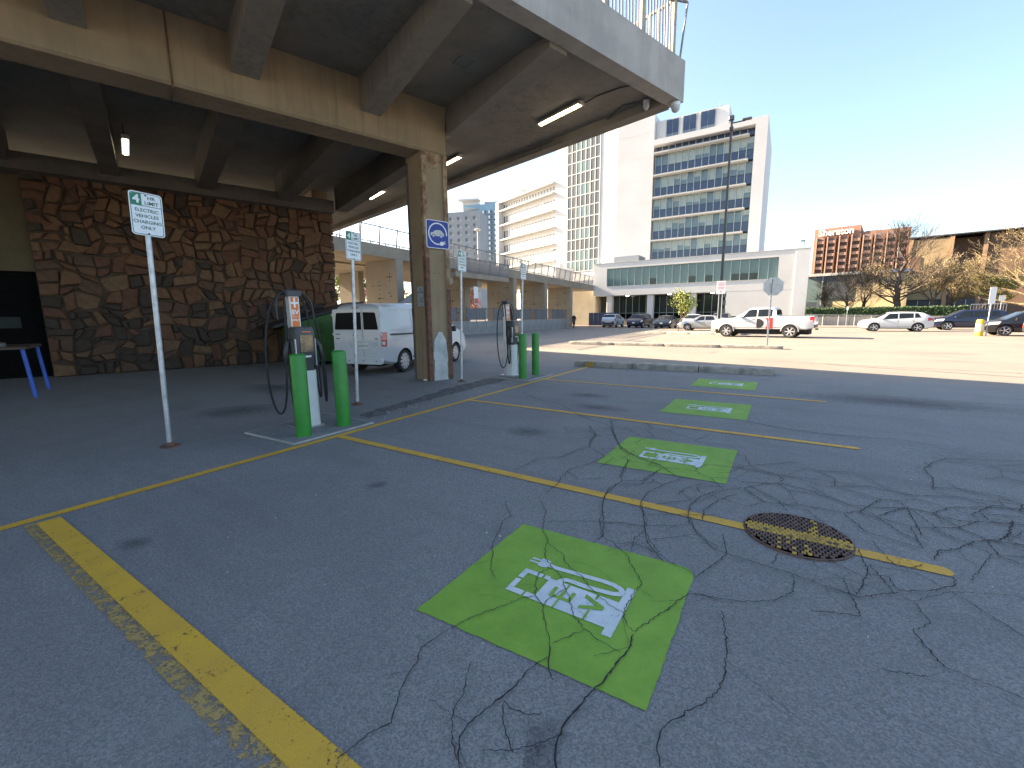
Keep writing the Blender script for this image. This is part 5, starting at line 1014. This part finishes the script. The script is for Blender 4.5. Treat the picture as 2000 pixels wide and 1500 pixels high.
for (a, b, c, d) in ((14.05, 15.0, 6.9, 8.9), (16.2, 17.5, 5.3, 7.4)): obj('wall_panel', MB().box(a, .12, c, b, .199, d), BRN, rb)

def place(root, la, anchor, rz, s):
    root.rotation_euler = (0, 0, rz); root.scale = (s, s, s); root.location = Vector(anchor)-Matrix.Rotation(rz, 3, 'Z') @ (Vector(la)*s)
place(rb, (17.7, 0, 0), (17.7*1.15, 92, 1.53*(1-1.15)), R(-10), 1.15); place(ho, (14, 0, 0), (14, 180, 0), R(-9), 1.0); place(gp, (4, 0, 0), (4*1.2, 90, 1.53*(1-1.2)), R(-10), 1.2)
# ------------------------------------------------------------------ elevated walkway
wk = thing('elevated_walkway', 'elevated concrete walkway on perforated wall piers with mesh railings', 'walkway', (-25, 0, 0))
WKC = M('walkway_concrete', (.27, .235, .18), .9, col2=(.21, .185, .145), scale=.8, bump=.1); PIERC = M('pier_concrete', (.27, .24, .19), .9, col2=(.225, .20, .16), scale=.5)
def zt(y): return 6.78-.0155*max(0, y-18)
m = MB(); loops = []
for y in (-10, 18, 30, 45, 63.0): loops.append([(0, y, zt(y)-.85), (0, y, zt(y)), (-4.6, y, zt(y)), (-4.6, y, zt(y)-.85)])
obj('walkway_deck', m.ring(loops), WKC, wk)
for y in (26, 34.5, 42.8, 51, 57): obj('fascia_joint', MB().box(.001, y, zt(y)-.84, .006, y+.03, zt(y)-.01), M('joint_dark', (.16, .15, .13), .9), wk)
HOLE = M('pier_hole', (.012, .011, .010), .9)
patt = [(.55, 4.6, 1), (.35, 4.6, 0), (.75, 4.6, 0), (.95, 4.6, 0), (.55, 4.85, 0), (.55, 4.35, 0), (.55, 3.4, 0), (.55, 3.15, 0), (.42, 3.15, 0), (.7, 3.4, 0), (1.75, 4.3, 0), (1.55, 4.0, 0), (1.75, 4.0, 0), (1.95, 4.0, 0), (2.35, 4.0, 0), (2.55, 4.0, 0), (1.75, 3.7, 0), (1.75, 3.35, 0), (1.75, 3.0, 1), (1.5, 3.0, 0), (1.3, 3.0, 0), (1.95, 3.0, 0), (1.75, 2.7, 0), (.6, 2.2, 0), (.6, 1.9, 0), (.8, 1.6, 1), (.6, 1.6, 0), (1.0, 1.6, 0), (.8, 1.35, 0), (2.4, 1.9, 1), (2.2, 1.9, 0), (2.0, 1.9, 0), (2.4, 2.15, 0), (1.6, 1.5, 0)]
for k, y in enumerate((23.4, 31.6, 40.0, 47.2, 54.7)):
    p = obj('wall_pier', MB().box(-3.5, y, 0, -.02, y+.7, zt(y)-.855), PIERC, wk); mm = MB(); fl_ = -1 if k % 2 else 1
    for (dx, z, big) in patt:
        x = -.25-dx if fl_ > 0 else -3.3+dx; mm.cyl((x, y-.004, z), (x, y+.02, z), .085 if big else .045, n=8)
    tag(obj('pier_perforation', mm, HOLE, p), kind='stuff')
for (x, y) in ((-9.2, 27.0), (-12.5, 24.0)):
    p = obj('wall_pier', MB().box(x-2.6, y, 0, x, y+.6, 5.7), PIERC, wk); mm = MB()
    for (dx, z, big) in patt[::2]: mm.cyl((x-.1-dx*.8, y-.004, z), (x-.1-dx*.8, y+.02, z), .05, n=8)
    tag(obj('pier_perforation', mm, HOLE, p), kind='stuff')
obj('column', MB().box(-8.7, 26.4, 0, -8.2, 27, 5.8), PIERC, wk); obj('back_deck', MB().box(-14, 18, 5.75, -4.61, 60, 6.3), WKC, wk)
RS = M('railing_galv', (.13, .14, .16), .5, .12, 5)
def rail_panel(L, lean, nb, name):
    m = MB(); m.box(0, -.03, 1.16, L, .03, 1.22).box(0, -.02, .10, L, .02, .14)
    for s in (0, L): m.box(s-.03, -.03, 0, s+.03, .03, 1.25)
    for i in range(1, nb): x = L*i/nb; m.box(x-.012, -.012, .14, x+.012, .012, 1.16)
    m.v = [(x, y-z*lean, z) for x, y, z in m.v]; return m.mesh(name, RS)
rp = rail_panel(1.6, .16, 11, 'railing_panel')
y = 17.0; n_ = 0
while y < 61.5:
    inst('railing_panel', rp, wk, (.03, y, zt(y)-.02), (math.atan(-.0155)*0, 0, R(90)))
    inst('railing_panel', rp, wk, (-4.55, y+1.6, zt(y)-.02), R(-90)); y += 1.62
# landing and stair
ld = thing('stair_landing', 'stair landing with mesh railing hung on the walkway side', 'landing', (-25, 0, 0))
obj('landing_slab', MB().box(.05, 27.2, 4.75, 2.6, 34.8, 5.05), WKC, ld); obj('landing_beam', MB().box(.06, 30.6, 4.10, 2.2, 31.2, 4.749), PIERC, ld); obj('landing_edge', MB().box(2.601, 27.1, 4.70, 2.68, 34.9, 5.12), WKC, ld)
rp2 = rail_panel(1.52, .10, 18, 'railing_panel')
for i in range(5): inst('railing_panel', rp2, ld, (2.62, 27.2+1.53*i, 5.06), R(90))
inst('railing_panel', rp2, ld, (2.6, 34.85, 5.06), R(180))
st = thing('concrete_stair', 'concrete stair descending from the landing toward the pillar', 'stair', (-25, 0, 0)); ns = 26
for i in range(ns): z = 4.75-(i+1)*4.75/(ns+1); y = 27.2-i*.30; obj('step', MB().box(.25, y-.32, z-.06, 2.15, y, z), CONC_L, st)
for x in (.15, 2.16): obj('stringer', MB().extr([(x, 27.25, 4.75), (x, 27.25, 4.25), (x, 19.2, -.0), (x, 19.2, .45)], (.10, 0, 0)), PIERC, st)
for i in range(6): y = 27-i*1.4; z = 4.75*(1-(27.2-y)/8.1); obj('handrail_panel', MB().extr([(2.22, y, z+.2), (2.22, y-1.3, z-.56), (2.22, y-1.3, z+.36), (2.22, y, z+1.1)], (.03, 0, 0)), M('handrail_mesh', (.16, .17, .19), .5, .3, 30), st)
# low panelled wall and dark railing along the lane
lw = thing('panelled_wall', 'low grey panelled concrete wall along the lane below the walkway', 'wall', (-23, 0, 0)); PW = M('panel_grey', (.27, .26, .25), .9, col2=(.20, .195, .19), scale=1.5)
lf = thing('metal_fence', 'dark metal fence standing on the panelled wall below the walkway', 'fence', (-23, 0, 1.14)); FD = M('fence_dark', (.09, .10, .12), .5, .2, 6)
y = 22.5
pmesh = MB().bbox(-.12, .01, 0, .12, 1.33, 1.10, .015).mesh('wall_panel', PW); m = MB().box(-.025, 0, .05, .025, 1.33, .10).box(-.025, 0, 1.08, .025, 1.33, 1.13)
for i in range(8): m.box(-.012, .16*i+.02, .1, .012, .16*i+.045, 1.08)
m.box(-.03, -.03, 0, .03, .03, 1.2); fmesh = m.mesh('fence_panel', FD); infill = MB().box(-.006, .05, .12, .006, 1.28, 1.06).mesh('fence_sheet', M('fence_sheet', (.13, .135, .14), .6, .25))
i = 0
while y < 48.5:
    inst('wall_panel', pmesh, lw, (0, y, 0)); inst('fence_panel', fmesh, lf, (0, y, 0))
    if i % 3 != 1: inst('fence_sheet', infill, lf, (0, y, 0))
    y += 1.345; i += 1
obj('wall_coping', MB().box(-.16, 22.5, 1.101, .16, 48.6, 1.139), CONC_L, lw)
bx = thing('blue_gate', 'dark blue sheet gate at the end of the walkway', 'gate', (-23.6, 58.6, 0)); GBL = M('gate_blue', (.05, .065, .11), .5, .2, 3)
for i in range(6): obj('gate_panel', MB().box(-.3+i*.72, 0, .1, .38+i*.72, .06, 1.9), GBL, bx)
sg = thing('red_white_sign', 'white sign board with red lower band on the fence', 'sign', (-22.85, 30.4, 2.6), R(90)); obj('board', MB().bbox(-.3, -.02, 0, .3, .02, 1.5, .01), SIGNW, sg); obj('red_band', MB().box(-.28, -.027, .05, .28, -.021, .5), M('band_red', (.45, .12, .12), .6), sg)
def lamp_post(label, x, y, z0, h):
    t = thing('lamp_post', label, 'lamp post', (x, y, z0), 0); obj('post', MB().cyl((0, 0, 0), (0, 0, h), .07, .05, 8), M('post_grey', (.42, .43, .45), .5), t); obj('lamp_head', MB().lathe([(.05, h), (.42, h+.12), (.45, h+.18), (.3, h+.26), (.001, h+.3)], 14), M('post_grey', (.42, .43, .45)), t, smooth=40)
lamp_post('tall lamp post rising behind the walkway near the stair', -31.5, 42.5, 6.3, 5.2); lamp_post('lamp post on the far end of the walkway', -29.0, 57.5, 6.2, 4.6)
lamp_post('thin lamp post behind the railing left of the pillar', -30.0, 24.3, 6.5, 4.0)
# ------------------------------------------------------------------ street furniture in the sunny lot
ss = thing('stop_sign', 'octagonal stop sign seen from behind on a kerb', 'sign', (-.57, 21.55, .16), R(12)); obj('post', MB().box(-.03, -.02, 0, .03, .02, 2.85), GALV, ss)
obj('plate', MB().extr([(.06+.40*math.cos(R(22.5+45*i)), .022, 2.5+.40*math.sin(R(22.5+45*i))) for i in range(8)], (0, .004, 0)), ALU, ss); obj('brace', MB().box(-.012, -.024, 2.2, .012, -.021, 2.8), DARKG, ss)
lp = thing('light_pole', 'very tall black parking lot light pole with two heads', 'light pole', (-4.9, 42.0, 0), 0); BK = M('pole_black', (.016, .017, .02), .45)
obj('pole', MB().ring([[(s*(.115-.04*z/17.3)*a, s*(.115-.04*z/17.3)*b, z) for s, a, b in ((1, 1, 1), (1, -1, 1), (1, -1, -1), (1, 1, -1))] for z in (.75, 17.3)]), BK, lp); obj('base', MB().lathe([(.32, 0), (.32, .72), (.29, .76), (.001, .77)], 16), CONC_L, lp, smooth=40)
obj('lamp_head', MB().bbox(-.24, -.18, 17.3, .16, .18, 17.62, .05), DARKG, lp); obj('arm', MB().box(.1, -.04, 17.0, 1.0, .04, 17.08), BK, lp); obj('lamp_head', MB().bbox(.75, -.15, 17.06, 1.45, .15, 17.2, .04), DARKG, lp); obj('bracket', MB().box(-.14, -.14, 16.5, .14, .14, 16.75), BK, lp)
for z in (1.6, 2.3, 3.0): obj('pole_notice', MB().box(.16, -.1, z, .45, -.06, z+.4), M('notice_dark', (.05, .07, .07), .5), lp)
np2 = thing('lot_sign', 'white parking sign with red print mounted before the tall pole', 'sign', (-4.85, 41.5, 0), 0)
obj('post', MB().box(-.16, -.02, 0, -.11, .02, 4.1).box(.11, -.02, 0, .16, .02, 4.1), WHITEM, np2); obj('board', MB().box(-.36, -.04, 3.25, .36, -.021, 4.35), SIGNW, np2)
for z, w in ((4.2, .24), (4.08, .26), (3.96, .2), (3.8, .26), (3.68, .22)): obj('red_print', MB().box(-w, -.046, z-.025, w, -.041, z+.025), M('print_pink', (.6, .25, .28), .6), np2)
obj('red_arrow', MB().extr([(-.06, -.046, 3.5), (.06, -.046, 3.5), (0, -.046, 3.38)], (0, .005, 0)), SIGNR, np2)
bb = thing('beige_bollard', 'stout beige concrete bollard at the pickup nose', 'bollard', (-4.55, 36.9, .15)); obj('shaft', MB().lathe([(.27, 0), (.26, .78), (.22, .84), (.001, .86)], 20), M('bollard_beige', (.50, .42, .27), .8, .1, 4), bb, smooth=45)
yb = thing('yellow_bollard', 'yellow bollard beside the black car', 'bollard', (10.4, 38.6, 0)); obj('shaft', MB().lathe([(.19, 0), (.19, .95), (.15, 1.02), (.001, 1.04)], 18), M('bollard_yellow', (.62, .42, .03), .5), yb, smooth=45); obj('white_band', MB().lathe([(.193, .3), (.193, .75)], 18), M('band_cream', (.62, .55, .35), .6), yb, smooth=45)
def small_sign(label, x, y, h, w, hh, mat, rz=0):
    t = thing('post_sign', label, 'sign', (x, y, 0), rz); obj('post', MB().cyl((0, 0, 0), (0, 0, h), .03, n=6), GALV, t); obj('plate', MB().box(-w/2, -.045, h-hh, w/2, -.033, h), mat, t)
small_sign('blank white sign over the yellow bollard', 10.75, 38.7, 3.0, .36, 1.0, SIGNW, R(25)); small_sign('thin white post sign on the pavement before the hedge', 5.6, 58.5, 2.2, .18, .35, SIGNW); small_sign('grey sign post behind the blue SUV', 15.9, 55.0, 2.9, .4, .5, M('sign_greyback', (.40, .41, .42), .5)); small_sign('tall thin grey sign post near the right edge', 17.4, 54.0, 3.7, .3, .5, M('sign_greyback', (.40, .41, .42)))
# hedge, retaining wall, pavement
pv = obj('pavement', MB().box(1.7, 56.6, 0, 60, 59.6, .13), M('pavement_concrete', (.33, .30, .25), .9, .1, 1), None); tag(pv, kind='structure')
tr_ = obj('planted_terrace', MB().box(1.7, 60.0, 0, 60, 75, 1.0), M('terrace_soil', (.12, .11, .06), .95, .3, 1)); tag(tr_, kind='structure')
rw = thing('retaining_wall', 'grey concrete retaining wall under the long hedge', 'wall', (0, 59.7, 0))
for i in range(7): obj('wall_section', MB().bbox(1.8+i*2.1, 0, 0, 3.88+i*2.1, .28, 1.12, .02), M('retaining_grey', (.22, .215, .21), .9, col2=(.17, .165, .165), scale=1), rw)
obj('handrail', MB().cyl((2.0, -.1, 1.35), (9.5, -.1, 1.20), .03, n=6), GALV, rw)
for i in range(6): obj('handrail_post', MB().cyl((2.2+i*1.4, -.1, .1), (2.2+i*1.4, -.1, 1.35-i*.028), .02, n=5), GALV, rw)
gr = thing('gate_railing', 'pale metal railing at the end of the hedge', 'railing', (15.3, 59.9, 1.1))
obj('top_rail', MB().box(0, -.02, 1.1, 2.4, .02, 1.15), GALV, gr)
for i in range(13): obj('bar', MB().box(i*.2-.012, -.012, 0, i*.2+.012, .012, 1.1), GALV, gr)
pn = thing('person', 'person in dark clothes with pale hair carrying a black bag by the fence', 'person', (-21.75, 48.6, 0), R(100))
bm = bmesh.new()
def skinned(nm, J, E, Rr, mat):
    me = bpy.data.meshes.new(nm); me.from_pydata(J, E, []); o = bpy.data.objects.new(nm, me); COL.objects.link(o); o.modifiers.new('s', 'SKIN'); 
    for i, r in enumerate(Rr): me.skin_vertices[0].data[i].radius = (r, r)
    me.skin_vertices[0].data[0].use_root = True; sb = o.modifiers.new('u', 'SUBSURF'); sb.levels = 2; sb.render_levels = 2
    dg = bpy.context.evaluated_depsgraph_get(); m2 = bpy.data.meshes.new_from_object(o.evaluated_get(dg)); bpy.data.objects.remove(o); m2.materials.clear(); m2.materials.append(mat); m2.shade_smooth(); return m2
bm.free()
J = [(0, 0, .95), (0, 0, 1.15), (.02, 0, 1.38), (.03, 0, 1.50), (.04, 0, 1.60), (.045, 0, 1.70), (0, .10, .90), (.14, .10, .50), (.05, .10, .08), (.18, .10, .05), (0, -.10, .90), (-.06, -.10, .50), (-.25, -.10, .12), (-.12, -.10, .05), (.02, .20, 1.38), (-.05, .24, 1.10), (.06, .24, .86), (.02, -.20, 1.38), (.08, -.24, 1.10), (.18, -.22, .90)]
E_ = [(0, 1), (1, 2), (2, 3), (3, 4), (4, 5), (0, 6), (6, 7), (7, 8), (8, 9), (0, 10), (10, 11), (11, 12), (12, 13), (2, 14), (14, 15), (15, 16), (2, 17), (17, 18), (18, 19)]
inst('body', skinned('body', J, E_, [.16, .15, .17, .06, .095, .07, .11, .075, .045, .035, .11, .075, .045, .035, .075, .055, .035, .075, .055, .035], M('dark_coat', (.02, .02, .024), .9)), pn)
obj('head', MB().lathe([(.001, 1.50), (.07, 1.53), (.085, 1.60), (.08, 1.67), (.001, 1.70)], 12), M('skin', (.45, .30, .22), .6), pn, (.05, 0, .0), smooth=70); obj('hair', MB().lathe([(.10, 1.56), (.108, 1.64), (.09, 1.71), (.001, 1.745)], 12), M('pale_hair', (.62, .58, .50), .9), pn, (.025, 0, 0), smooth=70)
bg = thing('shoulder_bag', 'black bag hanging at the walking person side', 'bag', (-21.60, 48.35, .72), R(100)); obj('bag_body', MB().bbox(-.16, -.06, 0, .16, .06, .34, .03), BLACKP, bg); obj('strap', MB().tube([(-.12, 0, .33), (-.05, .02, .62), (.05, .02, .62), (.12, 0, .33)], .012, 5), BLACKP, bg)
# ------------------------------------------------------------------ trees and hedge
def leaf_mesh(pts, size, mat, name, r_):
    m = MB()
    for p in pts:
        a = Vector((r_.gauss(0, 1), r_.gauss(0, 1), r_.gauss(0, .7))).normalized(); u = a.orthogonal().normalized(); v = a.cross(u); s = size*r_.uniform(.6, 1.4)
        m.poly([p+u*s, p+v*s*.6, p-u*s, p-v*s*.6], 0 if r_.random() < .6 else 1)
    return m.mesh(name, mat)
def tree(label, x, y, z, H, spread, seed, bark, twig, leaves=None, lsize=.06, lcount=0, trunk_r=.16, bole=.22, group='trees', depth=6, up=.35, cat='tree', leader=False):
    r_ = random.Random(seed); t = thing('tree', label, cat, (x, y, z), r_.uniform(0, 6), group); tm, cm = MB(), MB(); tips = []
    def grow(p, d, L, r, lv):
        n = 3; q = [p]; rr = [r]
        for i in range(n):
            d = (d+Vector((r_.gauss(0, .16), r_.gauss(0, .16), r_.gauss(0, .10)+up*.10))).normalized(); q.append(q[-1]+d*L/n); rr.append(max(.011, r*(1-.45*(i+1)/n)))
        (tm if lv <= 2 else cm).tube(q, rr, 7 if lv == 0 else 5 if lv < 3 else 3)
        if lv >= depth-2: tips.extend(q[1:])
        if lv >= depth: return
        k = 5 if lv == 0 else r_.choice((3, 3, 4)) if lv < depth-1 else 3
        for i in range(k):
            base = q[-1] if (i == 0 or lv > 0 and i == 1) else q[r_.randrange(1, n+1)]
            ax = Vector((r_.gauss(0, 1), r_.gauss(0, 1), r_.gauss(0, .5))).normalized(); sp = r_.uniform(.35, .95)*spread*(.5 if i == 0 else 1)
            nd = (d+ax*sp+Vector((0, 0, up*.3))).normalized(); grow(base, nd, L*r_.uniform(.60, .86), rr[-1]*r_.uniform(.55, .85), lv+1)
    if leader:
        q = [Vector((r_.gauss(0, .03)*i, r_.gauss(0, .03)*i, H*.93*i/14)) for i in range(15)]; tm.tube(q, [trunk_r*(1.25 if i == 0 else 1)*(1-.93*(i/14)**.85)+.012 for i in range(15)], 9)
        nb = 46
        for k in range(nb):
            f = .13+.83*(k/nb); p = q[int(f*14)].lerp(q[min(14, int(f*14)+1)], f*14-int(f*14)); a = k*2.4+r_.uniform(-.5, .5); L = H*leader*(1-f)**.65*r_.uniform(.55, 1.0)*.42+.25
            el = .12+.95*f+r_.uniform(-.12, .2); d = Vector((math.cos(a)*math.cos(el), math.sin(a)*math.cos(el), math.sin(el))); grow(p, d, L, trunk_r*.30*(1-f)+.022, depth-3)
    else: grow(Vector((0, 0, 0)), Vector((0, 0, 1)), H*bole, trunk_r, 0)
    zmax = max(v[2] for v in cm.v) if cm.v else H; k = H/zmax; S_ = Matrix.Diagonal((k, k, k, 1)); tm.xf(S_); cm.xf(S_)
    obj('trunk', tm, bark, t, smooth=60); obj('crown', cm, twig, t)
    if leaves:
        pts = [r_.choice(tips)*k+Vector((r_.gauss(0, .12), r_.gauss(0, .12), r_.gauss(0, .12))) for _ in range(lcount)]; inst('foliage', leaf_mesh(pts, lsize, leaves, 'foliage', r_), t)
    return t
BARK = M('bark', (.10, .075, .06), .95, .3, 6); BARKD = M('bark_dark', (.055, .045, .042), .95, .3, 6); TW = M('twig', (.075, .058, .046), .95, .2, 3); TWP = M('twig_pale', (.20, .155, .09), .95, .2, 3)
YG = [M('leaf_yellow_green', (.30, .33, .05), .6, .3, 2), M('leaf_lime', (.20, .26, .05), .6, .3, 2)]; BUD = [M('bud_tan', (.32, .24, .12), .7, .3, 2), M('bud_olive', (.22, .20, .08), .7, .3, 2)]; PINK = [M('blossom_pink', (.52, .27, .28), .7, .2, 2), M('blossom_pale', (.62, .46, .42), .7, .2, 2)]; GRN = [M('leaf_green', (.09, .15, .03), .6, .3, 2), M('leaf_olive', (.16, .19, .05), .6, .3, 2)]
YT = tree('young tree with yellow green leaves on the sunny kerb', -7.35, 37.3, .1, 3.6, .75, 4, BARK, TW, YG, .055, 1500, .045, .42, depth=4, up=.5)
tree('dark dense bare tree behind the hedge, left of the tallest tree', 5.95, 64, 1, 6.4, 1.0, 12, BARKD, M('twig_dark', (.085, .068, .058), .95, .2, 3), None, trunk_r=.24, leader=1.15)
tree('tallest bare tree with a thick dark trunk behind the hedge', 10.5, 64.5, 1, 11.2, .9, 21, BARKD, TW, None, trunk_r=.40, leader=.82)
tree('pale bare tree with tan buds before the tan hall', 13.7, 66, 1, 6.2, 1.15, 33, BARK, TWP, BUD, .05, 3000, trunk_r=.16, bole=.2)
tree('pale budding tree between the dark bare tree and the tallest tree', 8.4, 71, 1, 7.2, 1.0, 41, BARK, TWP, BUD, .06, 2600, trunk_r=.16, bole=.2)
tree('low yellow green tree before the brown hall', 18.3, 69, 1, 5.2, 1.3, 52, BARK, TWP, YG, .06, 4200, trunk_r=.16, bole=.18)
tree('olive budding tree beside the yellow green tree', 16.2, 70, 1, 7.2, 1.2, 57, BARK, TWP, BUD, .06, 3600, trunk_r=.18, bole=.2)
tree('large pale trunked tree cut by the right edge', 19.9, 61.5, 1, 10.6, 1.1, 63, M('bark_pale', (.20, .135, .085), .9, .25, 2), TWP, BUD, .05, 1500, trunk_r=.36, leader=.8)
tree('slim bare tree beside the glass pavilion', 4.3, 68, 1, 4.8, .8, 71, BARK, TWP, BUD, .05, 500, trunk_r=.07, bole=.25, depth=5)
tree('leafy yellow green tree seen under the walkway left of the van', -46, 33, 0, 9, 1.1, 81, BARK, TW, YG+[], .11, 5000, trunk_r=.25, bole=.2, depth=5)
tree('green leafy tree behind the walkway piers', -50, 41, 0, 8, 1.1, 83, BARK, TW, GRN, .11, 5000, trunk_r=.25, bole=.2, depth=5)
tree('pink blossoming tree behind the stair', -37, 45.5, 0, 6.5, 1.2, 87, BARK, TW, PINK, .10, 4500, trunk_r=.2, bole=.2, depth=5)
tree('pink blossoming tree glimpsed left of the pillar', -40, 35.5, 0, 6.0, 1.2, 89, BARK, TW, PINK, .10, 4500, trunk_r=.2, bole=.2, depth=5)
hd = thing('hedge', 'long clipped dark green hedge above the retaining wall', 'hedge', (0, 60.6, 1.0))
HG = [M('hedge_leaf', (.035, .075, .028), .6, .35, 3), M('hedge_leaf_light', (.06, .11, .035), .6, .35, 3)]; r_ = random.Random(9); pts = []
for i in range(9000):
    x = r_.uniform(1.9, 15.4); f = r_.random()
    pts.append(Vector((x, r_.gauss(-.02, .03), r_.uniform(.1, 1.05+.03*math.sin(x*3)))) if f < .62 else Vector((x, r_.uniform(0, 1.1), 1.06+.03*math.sin(x*3)+r_.gauss(0, .03))))
inst('foliage', leaf_mesh(pts, .065, HG, 'foliage', r_), hd); obj('branch_core', MB().box(1.95, .03, 0, 15.35, 1.1, 1.02), M('hedge_core', (.02, .035, .014), .9, .4, 6), hd)
